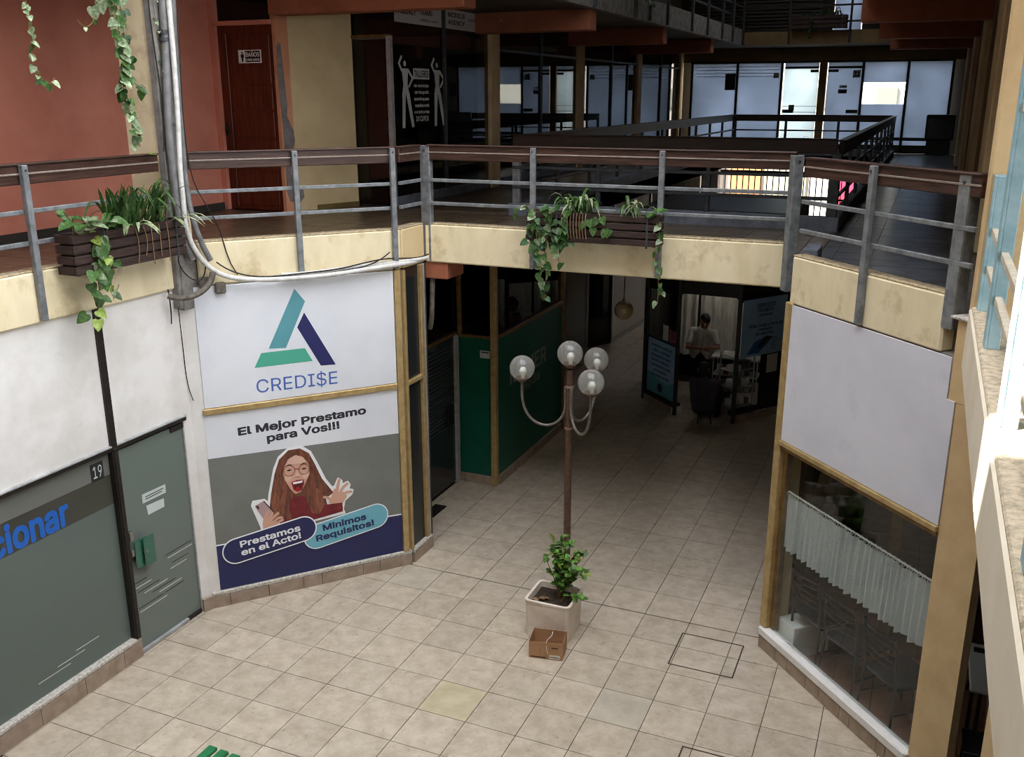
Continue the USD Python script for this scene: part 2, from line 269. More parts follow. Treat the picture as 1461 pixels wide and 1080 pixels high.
def bevel(x0, x1, y0, y1, z0, z1, c=.006):
    """a box with chamfered edges"""
    c = min(c, .45 * min(abs(x1 - x0), abs(y1 - y0), abs(z1 - z0))); P = []
    for x, sx in ((min(x0, x1), 1), (max(x0, x1), -1)):
        for y, sy_ in ((min(y0, y1), 1), (max(y0, y1), -1)):
            for z, sz_ in ((min(z0, z1), 1), (max(z0, z1), -1)):
                P += [(x + sx * c, y + sy_ * c, z), (x + sx * c, y, z + sz_ * c), (x, y + sy_ * c, z + sz_ * c)]
    return trimesh.convex.convex_hull(np.array(P))
def tube(pts, r, n=8, caps=True):
    p = np.asarray(pts, float); r = np.broadcast_to(np.asarray(r, float), (len(p),))
    t = np.gradient(p, axis=0); t /= np.linalg.norm(t, axis=1, keepdims=True) + 1e-12
    a = np.zeros_like(p); ref = np.array([0, 0, 1.0]) if abs(t[0][2]) < .9 else np.array([1.0, 0, 0])
    v = np.cross(t[0], ref); v /= np.linalg.norm(v)
    for i in range(len(p)):
        v = v - t[i] * (v @ t[i]); v /= np.linalg.norm(v) + 1e-12; a[i] = v
    b = np.cross(t, a); k = np.arange(n) * 2 * np.pi / n
    V = (p[:, None] + r[:, None, None] * (np.cos(k)[None, :, None] * a[:, None] + np.sin(k)[None, :, None] * b[:, None])).reshape(-1, 3)
    i, j = np.meshgrid(np.arange(len(p) - 1), np.arange(n), indexing='ij')
    A, B, C, D = i * n + j, i * n + (j + 1) % n, (i + 1) * n + (j + 1) % n, (i + 1) * n + j
    f = np.vstack([np.stack([A, B, C], -1).reshape(-1, 3), np.stack([A, C, D], -1).reshape(-1, 3)])
    if caps:
        V = np.vstack([V, p[0], p[-1]]); c0, c1 = len(V) - 2, len(V) - 1; e = (len(p) - 1) * n
        f = np.vstack([f, [(c0, (q + 1) % n, q) for q in range(n)], [(c1, e + q, e + (q + 1) % n) for q in range(n)]])
    return trimesh.Trimesh(V, f, process=False)
def spline(pts, k=8):
    from scipy.interpolate import CubicSpline
    p = np.asarray(pts, float); d = np.r_[0, np.cumsum(np.linalg.norm(np.diff(p, axis=0), axis=1))]
    return CubicSpline(d, p)(np.linspace(0, d[-1], k * (len(p) - 1) + 1))
def lathe(profile, x, y, z0=0, n=24):
    q = trimesh.creation.revolve(np.asarray(profile, float), sections=n); q.apply_translation((x, y, z0)); return q
def quad(a, b, w0, w1, up=(0, 0, 1.0)):
    """a straight bar of rectangular section w0 (across) by w1 (along up) from a to b"""
    a, b = np.asarray(a, float), np.asarray(b, float); d = b - a; L = np.linalg.norm(d); d /= L
    s = np.cross(d, up); s /= np.linalg.norm(s); u = np.cross(s, d)
    q = trimesh.creation.box((L, w0, w1)); m = np.eye(4); m[:3, 0] = d; m[:3, 1] = s; m[:3, 2] = u; m[:3, 3] = (a + b) / 2; q.apply_transform(m)
    if np.linalg.det(m[:3, :3]) < 0: q.invert()
    return q
def seen(x, y, z, mg=60):
    d = np.array([x, y, z]) - EYE; w = d @ FWD
    if w < .1: return False
    f = 1361.56; u = 730.5 + f * (d @ RIGHT) / w; v = 540 - f * (d @ UP) / w
    return -mg < u < 1461 + mg and -mg < v < 1080 + mg

CH = F(-2.25, .21, 1.382, 1.63)          # chamfer with the loan shop
CR = F(2.95, 1.68, 1.31, -1.41)          # chamfer with the cafe window
WL = F(-2.29, 0, 0, 1)                   # left wall of the court
CO = F(-.9, 0, 0, 1)                     # left wall of the passage (green shop)
def FY(y): return F(0, y, 1, 0)          # walls that face the camera's side
def FX(x): return F(x, 0, 0, 1)          # walls that face right
SECOND = 6.13

# ================================================================== THE SETTING
COURT = [(-2.25, -6.2), (-2.25, .21), (-.868, 1.84), (-.868, 2.33), (2.87, 2.33), (2.95, 1.68), (4.2, .335), (4.25, .1), (4.25, -5.2), (3.2, -6.2)]
VOID = sbox(-.65, 4.45, 2.95, 18.4)
ALL = sbox(-8, -11, 9.5, 20.3)
def tiles(t, region, size, z, th, mats, limit, special={}, gap=.006, joints=()):
    """square tiles clipped to a region: the nearest ones as parts of their own, the rest joined"""
    x0, y0, x1, y1 = region.bounds; out = []
    for i in range(math.floor(x0 / size), math.ceil(x1 / size)):
        for j in range(math.floor(y0 / size), math.ceil(y1 / size)):
            g = gap / 2; ya, yb = j * size + g, (j + 1) * size - g
            if j in joints: ya += .005
            if j + 1 in joints: yb -= .005
            c = sbox(i * size + g, ya, (i + 1) * size - g, yb)
            if not seen((i + .5) * size, (j + .5) * size, z): continue
            if not region.contains(c):
                c = c.intersection(region)
                if c.is_empty or c.area < .002: continue
            for q in getattr(c, 'geoms', [c]):
                if q.geom_type == 'Polygon' and q.area > .002:
                    out.append((np.hypot((i + .5) * size - EYE[0], (j + .5) * size - EYE[1]), i, j, q))
    out.sort(key=lambda k: k[:3])
    rest = []
    for n, (d, i, j, q) in enumerate(out):
        me = extrude(q, th); me.apply_translation((0, 0, z - th + rng.uniform(-.0006, .0006)))
        if n < limit: part(t, 'tile', me, special.get((i, j), mats))
        else: rest.append(me)
    if rest: part(t, 'tile', rest, mats, kind='stuff')

WALK = Polygon([(-2.29, -6), (-2.29, .11), (-2.25, .21), (-.868, 1.84), (-.868, 2.3), (-1.44, 2.3), (-1.44, 4.21), (-.9, 4.21), (-.9, 6.7), (-2.6, 6.7), (-2.6, 11.45), (-2.15, 11.45), (-1.8, 12.1), (-1.75, 20), (3.0, 20), (3.0, 1.63), (4.25, .28), (4.5, 0), (4.5, -6)])
fl = thing('floor', 'beige square ceramic tile floor of the court and passage', 'floor', kind='structure')
sl = extrude(ALL, .2); sl.apply_translation((0, 0, -.208)); part(fl, 'screed', sl, 'grout')
tiles(fl, WALK, .45, 0, .012, 'tile', 300, {(1, -1): 'tile_yellow', (4, 0): 'tile_grey', (-2, 3): 'tile_grey', (2, -3): 'tile_grey'}, joints=(4,))
cf = thing('floor', 'reddish brown tile floor inside the cafe behind the curtained window', 'floor', kind='structure')
tiles(cf, Polygon([(3.1, 1.75), (4.4, .35), (4.62, .1), (4.62, -5), (8, -5), (8, 6), (3.1, 6)]), .33, .02, .025, 'brown_tile', 120)

HOLE = Polygon(COURT).buffer(.11, join_style=2)
L1 = ALL.difference(HOLE).difference(VOID)
fu = thing('floor_upper', 'upper walkway and bridge floor of dark brown and slate tiles', 'floor', kind='structure')
sl = extrude(L1, .26); sl.apply_translation((0, 0, 3.28)); part(fu, 'slab', sl, 'soffit')
tiles(fu, Polygon([(3.08, .4), (4.38, .4), (4.38, 19.9), (3.08, 19.9)]).difference(HOLE.buffer(.02)), .32, 3.55, .012, 'slate_tile', 170)
tiles(fu, Polygon([(-4.4, -3), (-4.4, 3.5), (-3.5, 3.5), (-3.05, 4.5), (-2.5, 4.5), (-2.5, 4.34), (3.06, 4.34), (3.06, .2), (-2.4, -3)]).difference(HOLE.buffer(.02)), .32, 3.55, .012, 'upper_tile', 130)
tiles(fu, sbox(-2.45, 4.5, -.8, 19), .32, 3.55, .012, 'upper_tile', 0)
cu = thing('trim', 'grey blue concrete kerb around the opening in the upper floor', 'kerb', kind='structure')
for a in ((-.78, 3.08, 4.33, 4.45), (-.78, -.65, 4.45, 18.4), (2.95, 3.08, 4.45, 18.4), (-.78, 3.08, 18.4, 18.52)):
    part(cu, 'kerb', bevel(*a, 3.28, 3.70, .01), 'concrete_blue')
L2 = ALL.difference(HOLE).difference(VOID)
ce = thing('ceiling', 'grey soffit of the second floor walkways', 'ceiling', kind='structure')
sl = extrude(L2, .3); sl.apply_translation((0, 0, SECOND)); part(ce, 'slab', sl, 'soffit')
ro = thing('ceiling', 'grey roof slab over the walkways and the covered hall', 'roof', kind='structure')
sl = extrude(ALL.difference(HOLE).difference(sbox(-2.2, -5.9, 10, 2.2)).difference(sbox(.9, 11.0, 1.5, 16.5)), .3); sl.apply_translation((0, 0, 9.0)); part(ro, 'slab', sl, 'soffit')
part(cu, 'kerb', bevel(2.99, 3.12, 2.0, 2.36, 3.56, 3.69, .006), 'concrete_blue')
# upper storey on the left that shades the court; a gap between its two blocks lets one streak of sun through
for y0, y1, lab in ((-6.15, 20, 'left attic block of plain plaster above the roof'), (-11, -6.95, 'nearer left attic block of plain plaster above the roof')):
    single('wall_attic', box(-7.9, -2.4, y0, y1, 9.3, 12.4), 'room_wall', lab, 'wall', kind='structure')

single('wall_attic', box(-3.2, -2.4, -6.15, -.5, 12.4, 15.0), 'room_wall', 'plain stair tower on the edge of the left attic block', 'wall', kind='structure')
# fascia panels (the cream kerb of the first floor walkways), cut at the railing posts
def fascia(fr, cuts, label, z0=3.28, z1=3.69, mat='cream', th=.12, top='cream_top'):
    t = thing('trim', label, 'fascia', kind='structure')
    for a, b in zip(cuts[:-1], cuts[1:]):
        part(t, 'panel', fr.bev(a + .004, b - .004, -th, 0, z0, z1 - .012, .014), mat)
        part(t, 'coping', fr.bev(a + .004, b - .004, -th - .015, -.006, z1 - .014, z1, .004), top)
    return t
fascia(F(-2.25, 0, 0, 1), [-6.2, -2.65, -1.32, .16], 'cream plastered edge of the left walkway above the white wall')
fascia(CH, [.16, 1.11, 2.06, 2.137], 'cream plastered edge of the walkway above the loan shop sign')
fascia(F(-.868, 1.84, 0, 1), [.02, .49], 'short cream return of the walkway edge beside the thick railing post', mat='yellow')
fascia(FY(2.33), [-.868, .366, 1.65, 2.87], 'cream plastered edge of the bridge over the passage')
fascia(CR, [.0, .91, 1.72], 'cream plastered edge of the right walkway above the blank white board')
t = thing('trim', 'buff parapet edge with crumbling top along the right side of the court', 'fascia', kind='structure')
RP = F(4.25, 0, 0, -1)
part(t, 'panel', RP.bev(-.12, 6.2, -.22, 0, 3.27, 3.66, .012), 'parapet')
part(t, 'coping', RP.bev(-.12, 6.2, -.2, -.012, 3.655, 3.68, .008), 'rubble')

# left wall of the court -------------------------------------------------------
w = thing('wall_left', 'white plastered wall above the shop window and glass door', 'wall', kind='structure')
part(w, 'panel', WL.box(-6, -.80, -.12, 0, 2.075, 3.30), 'whitewall'); part(w, 'panel', WL.box(-.735, .13, -.12, 0, 2.075, 3.30), 'whitewall')
w = thing('wall_corner', 'white painted corner pier between the glass door and the loan poster', 'pier', kind='structure')
g = extrude(Polygon([(-2.29, .105), (-2.265, .19), (-2.185, .285), (-2.42, .5), (-2.6, .105)]), 3.28); part(w, 'pier', g, 'white_plaster' if 0 else 'whitewall')
wi = thing('window_1', 'large frosted shop window of shop 19 with a clear band of blue lettering', 'window', kind='structure')
part(wi, 'pane', WL.box(-6, -.79, -.05, -.03, .2, 1.54), 'frost_dark')
part(wi, 'pane', WL.box(-6, -.79, -.05, -.03, 1.542, 1.815), 'clear_band', 'clear strip of glass behind the lettering')
part(wi, 'pane', WL.box(-6, -.79, -.05, -.03, 1.817, 2.03), 'frost_top')
part(wi, 'transom', WL.bev(-6, .13, -.05, .02, 2.025, 2.062, .005), 'black_metal'); part(wi, 'transom', WL.bev(-6, .13, -.05, .028, 2.062, 2.08, .004), 'frame_grey', 'pale upper edge of the transom')
part(wi, 'post', WL.bev(-.80, -.735, -.06, .03, .2, 3.29, .006), 'black_metal'); part(wi, 'post', WL.bev(-.79, -.745, .03, .04, .2, 2.05, .003), 'black_metal')
part(wi, 'lettering', WL.text(-2.03, 1.565, -1.275, 1.565, .215, -.028, .03)('cionar'), 'blue_letter', 'blue lettering reading cionar')
np_ = part(wi, 'number_plate', WL.bev(-1.005, -.87, -.03, -.022, 1.815, 1.97, .002), 'decal_dark', 'dark plate numbered 19')
part(np_, 'number', WL.text(-.985, 1.84, -.89, 1.84, .105, -.021)('19'), 'sticker')
for k in range(3): part(wi, 'scratch', WL.box(-1.4 - .2 * k, -1.15 - .16 * k, -.03, -.0285, .42 - .04 * k, .425 - .04 * k), 'decal')
do = thing('door_1', 'frosted green glass door of shop 19 with paper notices', 'door', kind='structure')
lf = part(do, 'leaf', WL.box(-.72, .085, -.03, -.014, .04, 2.0), 'frost_door')
part(do, 'rail', WL.bev(-.73, -.1, -.035, .012, .003, .04, .004), 'frame_grey', 'pale metal strip under the door'); part(do, 'rail', WL.bev(-.1, .1, -.035, .0, .0, .045, .004), 'black_metal')
part(do, 'hinge', WL.bev(-.07, .1, -.04, .0, 1.955, 2.01, .004), 'black_metal'); part(do, 'jamb', WL.box(.088, .106, -.05, .0, 0, 2.03), 'frame_grey')
for a, b, c0, c1 in ((-.695, -.56, .03, .04), (-.615, -.485, .055, .065)): part(lf, 'handle_plate', WL.bev(a, b, c0, c1, .86, 1.13, .003), 'handle_glass')
part(lf, 'lock', WL.bev(-.725, -.62, -.01, .03, .99, 1.06, .006), 'chrome'); part(lf, 'lock', WL.bev(-.735, -.69, .0, .04, 1.15, 1.24, .006), 'chrome')
part(lf, 'handle_bar', trimesh.creation.cylinder(.012, segment=[WL.p(-.59, -.02, 1.0), WL.p(-.59, .07, 1.0)], sections=10), 'chrome')
part(lf, 'notice', WL.art([(-.493, 1.503), (-.2, 1.493), (-.203, 1.41), (-.496, 1.416)], -.012), 'sticker', 'upper paper notice')
part(lf, 'notice', WL.art([(-.458, 1.38), (-.237, 1.367), (-.24, 1.283), (-.446, 1.284)], -.012), 'sticker', 'lower paper notice')
for k in range(2): part(lf, 'print', WL.box(-.46, -.23 - .02 * k, -.0105, -.0098, 1.462 - .022 * k, 1.470 - .022 * k), 'ink')
for k, (a, b, z) in enumerate(((-.3, .06, .80), (-.27, .06, .76), (-.22, .0, .69), (-.25, -.03, .64), (-.7, -.55, .70), (-.69, -.5, .65), (-.68, -.4, .60), (-.6, -.3, .56), (-.5, -.2, .52), (-.42, -.12, .48), (-.69, -.38, .44), (-.68, -.33, .40), (-.35, -.1, .44))):
    part(lf, 'stripe', WL.box(a, b, -.0135, -.0125, z, z + .008), 'decal' if k % 2 else 'steel_dark')
def skirting(fr, cuts, h, label, n=.0, cap=.045, name='baseboard', mat='skirt', capm='cement', capn=.03):
    t = thing(name, label, 'skirting', kind='structure')
    for a, b in zip(cuts[:-1], cuts[1:]): part(t, 'tile', fr.bev(a + .002, b - .002, n, n + .03, .0, h, .002), mat)
    if cap: part(t, 'sill', fr.bev(cuts[0], cuts[-1], n - .07, n + capn, h, h + cap, .01), capm)
    return t
skirting(WL, [-5, -4.1, -3.65, -3.2, -2.75, -2.3, -1.86, -1.4, -.96, -.735], .16, 'beige tile skirting with rough cement top under the frosted window')
part(thing('baseboard', 'little tile return at the foot of the white corner pier', 'skirting', kind='structure'), 'tile', F(-2.29, .105, .04, .1).bev(0, .115, 0, .03, 0, .14, .002), 'skirt')
skirting(CH, [.0, .17, .56, .92, 1.12, 1.57, 1.76, 2.0, 2.137], .125, 'beige tile skirting with rough white top under the loan poster')
skirting(F(-.868, 1.84, 0, 1), [.02, .2, .46], .115, 'beige tile skirting below the narrow dark panes')

# loan shop corner ---------------------------------------------------------------
w = thing('wall_chamfer', 'backing wall and gold frame behind the loan shop sign and poster', 'wall', kind='structure')
part(w, 'core', CH.box(.05, 2.12, -.14, -.003, .0, 3.28), 'room_wall')
part(w, 'post', CH.bev(2.04, 2.105, -.01, .035, .17, 3.28, .006), 'gold'); part(w, 'transom', CH.bev(.08, 2.04, -.01, .03, 2.035, 2.095, .006), 'gold')
JG = F(-.868, 1.84, 0, 1)
wi = thing('window_2', 'two narrow dark panes in gold frames beside the loan poster', 'window', kind='structure')
part(wi, 'pane', JG.box(.05, .35, -.03, -.018, .16, 2.04), 'smoke'); part(wi, 'pane', JG.box(.05, .35, -.03, -.018, 2.085, 3.27), 'smoke')
part(wi, 'transom', JG.bev(.03, .36, -.03, .02, 2.04, 2.085, .005), 'gold'); part(wi, 'post', JG.bev(.0, .045, -.04, .015, .16, 3.27, .005), 'gold'); part(wi, 'post', JG.bev(.345, .405, -.04, .02, .16, 3.27, .006), 'gold')
part(wi, 'post', JG.bev(.41, .455, -.05, .01, .0, 3.27, .005), 'frame_grey', 'pale grey outer post')
single('wall_recess', box(-1.5, -.88, 2.3, 2.36, 0, 3.28), 'dark_room', 'dark return wall of the recess with the striped glass door', 'wall', kind='structure')
D2 = FX(-1.44)
do = thing('door_2', 'dark glass door with pale horizontal stripes in the recess', 'door', kind='structure')
part(do, 'leaf', D2.box(2.4, 4.09, -.02, -.006, .03, 2.02), 'smoke'); part(do, 'frame', D2.bev(4.09, 4.155, -.05, .025, 0, 2.03, .005), 'frame_grey')
part(do, 'transom', D2.bev(2.36, 4.15, -.03, .02, 2.02, 2.065, .005), 'gold_dark'); part(do, 'fanlight', D2.box(2.36, 4.15, -.02, -.008, 2.07, 3.27), 'pane_black')
for k in range(22): part(do, 'stripe', D2.box(2.5, 4.03, -.006, -.004, .84 + .05 * k, .857 + .05 * k), 'steel_dark')
part(do, 'lock', D2.bev(3.83, 4.0, -.005, .03, .86, 1.13, .006), 'kiosk_black')
single('floor_grate', box(-1.36, -1.2, 2.98, 3.34, .001, .008), 'black_metal', 'small black mat at the foot of the striped door', 'mat')
# green shop ------------------------------------------------------------------------
w = thing('wall_green', 'green panelled shop front with gold frame and dark glass above', 'shop front', kind='structure')
G1 = FY(4.21)
part(w, 'panel', G1.box(-1.43, -.95, -.03, 0, .12, 1.985), 'green_panel'); part(w, 'transom', G1.bev(-1.43, -.95, -.03, .02, 1.985, 2.03, .005), 'gold_dark')
part(w, 'pane', G1.box(-1.43, -.95, -.03, -.02, 2.03, 3.27), 'pane_black'); part(w, 'post', G1.bev(-1.44, -1.39, -.04, .02, 2.03, 3.27, .005), 'gold_dark'); part(w, 'post', G1.bev(-1.47, -1.43, -.04, .015, 0, 2.0, .005), 'frame_grey')
part(w, 'post', bevel(-.965, -.885, 4.165, 4.25, 0, 3.27, .008), 'gold', 'broad gold corner post')
part(w, 'panel', CO.box(4.25, 6.63, -.03, 0, .12, 1.985), 'green_panel'); part(w, 'transom', CO.bev(4.25, 6.63, -.03, .02, 1.985, 2.03, .005), 'gold_dark')
part(w, 'pane', CO.box(4.25, 6.63, -.03, -.02, 2.03, 3.27), 'pane_black'); part(w, 'post', CO.bev(6.62, 6.68, -.04, .03, 0, 3.27, .005), 'gold_dark')
part(w, 'lettering', CO.text(4.66, 1.27, 5.98, 1.27, .23, .001, True)('MUJER'), 'green_ink', 'pale capitals on the green wall')
part(w, 'lettering', CO.text(5.05, 1.03, 5.72, 1.08, .13, .001)('moda'), 'green_ink', 'small pale word under the capitals')
part(w, 'notice', G1.art([(-1.125, 1.83), (-.985, 1.83), (-.985, 1.73), (-1.125, 1.73)], .001), 'sticker', 'small white notice'); part(w, 'print', G1.box(-1.11, -1.0, .0022, .003, 1.80, 1.815), 'ink')
skirting(G1, [-1.43, -1.35, -.96], .12, 'tile skirting under the short green panel', cap=0); skirting(CO, [4.26, 4.75, 5.2, 5.65, 6.1, 6.62], .12, 'tile skirting along the long green wall', cap=0)
# passage beyond
w = thing('wall_passage', 'grey and dark walls of the passage beyond the green shop', 'wall', kind='structure')
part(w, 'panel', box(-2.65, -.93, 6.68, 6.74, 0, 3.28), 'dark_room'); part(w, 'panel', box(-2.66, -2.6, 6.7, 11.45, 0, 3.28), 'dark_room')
part(w, 'panel', FY(11.45).box(-2.75, -2.15, -.06, 0, .0, 3.28), 'white_plaster', 'pale grey panel')
WP = F(-1.83, 12.1, .13, 2.2)
part(w, 'panel', WP.box(0, 2.25, -.05, 0, .02, 3.28), 'white_plaster', 'whitish shop window film'); part(w, 'frame', WP.bev(-.05, .02, -.05, .03, 0, 3.28, .005), 'kiosk_black'); part(w, 'frame', WP.bev(2.2, 2.3, -.05, .03, 0, 3.28, .005), 'kiosk_black'); part(w, 'frame', WP.bev(0, 2.25, -.03, .03, 0, .06, .005), 'kiosk_black')
part(w, 'frame', FY(11.45).bev(-2.18, -2.12, -.05, .03, 0, 3.28, .005), 'frame_grey')
for k in range(5): part(w, 'scrawl', WP.art(LineString([(.9 + .1 * k, 1.35), (1.0 + .13 * k, 2.3)]).buffer(.012), .002), 'decal')
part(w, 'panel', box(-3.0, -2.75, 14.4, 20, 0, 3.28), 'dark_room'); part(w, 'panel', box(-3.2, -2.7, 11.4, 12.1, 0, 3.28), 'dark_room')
single('wall_right', box(2.95, 3.05, 1.75, 20, 0, 3.28), 'tan_dark', 'dull brown wall along the right side of the passage', 'wall', kind='structure')
# cafe front on the right chamfer -----------------------------------------------------
w = thing('wall_cafe', 'buff corner pier and gold frame around the cafe window', 'wall', kind='structure')
part(w, 'post', CR.bev(-.02, .07, -.09, .02, .22, 3.29, .008), 'gold'); part(w, 'post', CR.bev(.07, .13, -.09, -.03, .22, 2.04, .005), 'gold_dark')
part(w, 'transom', CR.bev(.05, 1.92, -.05, .03, 2.03, 2.075, .006), 'gold'); part(w, 'transom', CR.bev(.05, 1.92, -.05, .015, 1.995, 2.03, .004), 'gold_dark')
part(w, 'pier', CR.box(1.92, 2.27, -.07, .0, 0, 3.0), 'buff'); part(w, 'pier', CR.box(1.85, 2.1, -.2, .004, 2.985, 3.54), 'buff'); part(w, 'ledge', CR.bev(1.80, 2.12, -.28, .03, 3.54, 3.56, .005), 'cement')
part(w, 'core', CR.box(.05, 1.92, -.12, -.02, 2.08, 3.28), 'room_wall')
single('wall_board', CR.art([(.05, 2.08), (1.918, 2.08), (1.918, 2.985), (1.845, 2.985), (1.845, 3.275), (.05, 3.275)], .0, .012), 'board_white', 'large blank white board above the curtained cafe window', 'board')
wi = thing('window_3', 'cafe window of two clear panes above a white sill', 'window', kind='structure')
part(wi, 'pane', CR.box(.12, .94, -.03, -.022, .235, 2.0), 'pane_clear'); part(wi, 'pane', CR.box(.945, 1.915, -.03, -.022, .235, 2.0), 'pane_clear')
skirting(CR, [.0, .27, .45, .72, .9, 1.17, 1.3, 1.62, 1.72, 1.93], .135, 'grey beige tile skirting with a white sill under the cafe window', cap=.08, capm='whitewall', capn=.045)
# cafe interior shell
w = thing('wall_cafe_inside', 'grey inner walls of the cafe', 'wall', kind='structure')
part(w, 'panel', box(3.06, 3.16, 1.8, 6, 0.0, 3.28), 'yellow'); part(w, 'panel', box(3.1, 8, 5.9, 6, 0, 3.28), 'room_wall'); part(w, 'panel', box(7.9, 8, -6, 6, 0, 3.28), 'room_wall')
part(w, 'post', box(3.95, 4.05, 2.05, 2.15, 0, 3.28), 'gold_dark', 'tan post inside the cafe')
part(w, 'plinth', CR.bev(.1, .34, -.5, -.1, .02, .34, .006), 'whitewall'); part(w, 'opening', box(3.06, 3.17, 3.2, 4.4, .9, 2.2), 'pane_dark')
single('wall_cafe_side', box(4.5, 4.62, -6, -1.7, 0, 3.28), 'buff', 'buff side wall beyond the open cafe bay', 'wall', kind='structure')
# outer shell
w = thing('wall_outer', 'outer walls of the arcade building', 'wall', kind='structure')
for b in ((-8, -7.9, -11, 20.3, 0, 9.3), (-.7, 9.5, -6.0, -5.9, 6.4, 12.0), (-3, -.7, -6.0, -5.9, 6.4, 9.2), (9.4, 9.5, -11, .3, 0, 3.5), (4.6, 9.5, .3, .4, 3.55, 6.13), (9.4, 9.5, .3, 20.3, 0, 6.4), (9.4, 9.5, 2.3, 20.3, 6.4, 9.3), (4.3, 9.5, 2.2, 2.3, 6.4, 9.3), (-8, 9.5, -11, -10.9, 0, 6.4), (-8, -3.05, 20.2, 20.3, 0, 9.3), (4.6, 9.5, 20.2, 20.3, 0, 9.3), (-3.05, -2.25, 20.2, 20.3, 3.28, 9.3), (4.2, 4.6, 20.2, 20.3, 3.28, 9.3), (-3.05, -1.9, 20.2, 20.3, 0, 3.28), (3.0, 4.6, 20.2, 20.3, 0, 3.28), (-8, 3.1, -8.2, -8.1, 0, 6.2)):
    part(w, 'panel', box(*b), 'room_wall')
part(w, 'panel', box(-5.6, -5.5, -11, 3.0, 6.4, 9.0), 'pink'); part(w, 'panel', box(5.6, 5.7, 2.3, 20, 6.4, 9.0), 'yellow'); part(w, 'panel', box(-2.7, -2.6, 4.6, 20, 6.4, 9.0), 'room_wall')
part(w, 'panel', box(-7.9, -2.4, -3.4, -3.3, 0, 3.28), 'dark_room'); part(w, 'panel', box(-4.2, -4.1, -3.3, 6.6, 0, 3.28), 'dark_room')

# first floor walls ---------------------------------------------------------------------
single('wall_pink', box(-4.6, -4.45, -8, 3.7, 3.55, 6.13), 'pink', 'salmon pink wall at the back of the left walkway', 'wall', kind='structure')
single('baseboard_pink', box(-4.45, -4.43, -8, 3.54, 3.55, 3.64), 'dark_room', 'dark skirting of the salmon pink wall', 'skirting', kind='structure')
B = FY(3.55)
w = thing('wall_toilet', 'salmon and orange wall around the brown toilet door', 'wall', kind='structure')
part(w, 'jamb', B.box(-4.45, -4.37, -.12, .03, 3.55, 6.13), 'pink'); part(w, 'lintel', B.bev(-4.4, -3.53, -.1, .03, 5.785, 5.84, .006), 'pink'); part(w, 'pier', B.box(-3.53, -3.485, -.12, .0, 3.55, 6.13), 'orange')
part(w, 'fanlight', B.box(-4.37, -3.53, -.08, -.06, 5.84, 6.13), 'pane_black')
do = thing('door_3', 'dark reddish brown wooden toilet door with a black sign', 'door', kind='structure')
lf = part(do, 'leaf', B.box(-4.37, -3.535, -.07, -.03, 3.56, 5.785), 'door_wood')
for k, (a, b) in enumerate(((3.62, 4.02), (4.06, 4.42), (4.46, 4.76), (4.8, 5.06), (5.1, 5.66))): part(lf, 'panel', B.bev(-4.22, -3.6, -.03, -.02, a, b, .008), 'door_wood')
part(lf, 'stile', B.bev(-4.29, -4.24, -.03, -.018, 3.6, 5.7, .006), 'door_wood'); part(lf, 'handle', tube(spline([B.p(-4.32, -.02, 4.56), B.p(-4.32, .02, 4.56), B.p(-4.25, .025, 4.55)]), .012), 'black_metal'); part(lf, 'lock', B.bev(-4.35, -4.29, -.03, -.012, 4.48, 4.62, .004), 'black_metal')
sg = thing('toilet_sign', 'small black and white toilet sign reading BAÑOS CABALLEROS on the wooden door', 'sign', B.p(-3.9, 0, 5.34))
sp_ = part(sg, 'plate', B.bev(-4.062, -3.72, -.018, -.010, 5.345, 5.50, .002), 'white_ink'); part(sp_, 'field', B.art(sbox(-3.955, 5.358, -3.735, 5.488), -.0098), 'black_ink')
part(sp_, 'lettering', B.text(-3.945, 5.42, -3.745, 5.42, .05, -.0084, True)('BAÑOS'), 'white_ink'); part(sp_, 'lettering', B.text(-3.945, 5.372, -3.745, 5.372, .026, -.0084, True)('CABALLEROS'), 'white_ink')
part(sp_, 'pictogram', B.art(unary_union([Point(-4.0, 5.466).buffer(.011), Polygon([(-4.022, 5.45), (-3.978, 5.45), (-3.976, 5.41), (-3.988, 5.41), (-3.99, 5.36), (-4.01, 5.36), (-4.012, 5.41), (-4.024, 5.41)])]), -.0098), 'black_ink', 'little figure of a man')
Y = F(-3.485, 3.55, .44, 1.0)
w = thing('wall_yellow', 'dull yellow wall between the toilet door and the dark glass door', 'wall', kind='structure')
part(w, 'panel', Y.box(0, 1.09, -.1, 0, 3.55, 6.13), 'yellow'); part(w, 'band', Y.art(sbox(0, 3.56, .17, 6.12), .0, .003), 'orange', 'orange strip of paint')
part(w, 'patch', Y.art(Polygon([(.02, 3.8), (.02, 4.6), (.0, 5.0), (-.0, 5.54), (.03, 5.58), (.06, 5.56), (.085, 5.1), (.1, 4.85), (.085, 4.72), (.16, 4.55), (.175, 4.42), (.1, 4.2), (.09, 4.02), (.16, 3.86), (.25, 3.82), (.26, 3.72), (.2, 3.66), (.06, 3.68)]), .003, .006), 'plaster_grey', 'bare grey plaster patch')
part(w, 'skirting', Y.box(.45, 1.09, 0, .012, 3.55, 3.61), 'dado')
DD = FY(4.55)
do = thing('door_4', 'dark glass door at the corner of the upper shop', 'door', kind='structure')
part(do, 'leaf', DD.box(-3.04, -2.52, -.03, -.015, 3.57, 5.64), 'pane_black'); part(do, 'frame', DD.bev(-2.535, -2.475, -.05, .03, 3.55, 5.68, .005), 'frame_grey'); part(do, 'frame', DD.bev(-3.05, -2.48, -.05, .02, 5.66, 5.70, .005), 'gold_dark')
part(do, 'fanlight', DD.box(-3.05, -2.5, -.03, -.018, 5.7, 6.1), 'pane_black'); part(do, 'backing', DD.box(-3.05, -2.6, -.12, -.1, 3.55, 6.1), 'dark_room'); part(do, 'lock', DD.bev(-2.58, -2.53, -.02, .02, 4.5, 4.66, .004), 'kiosk_black')
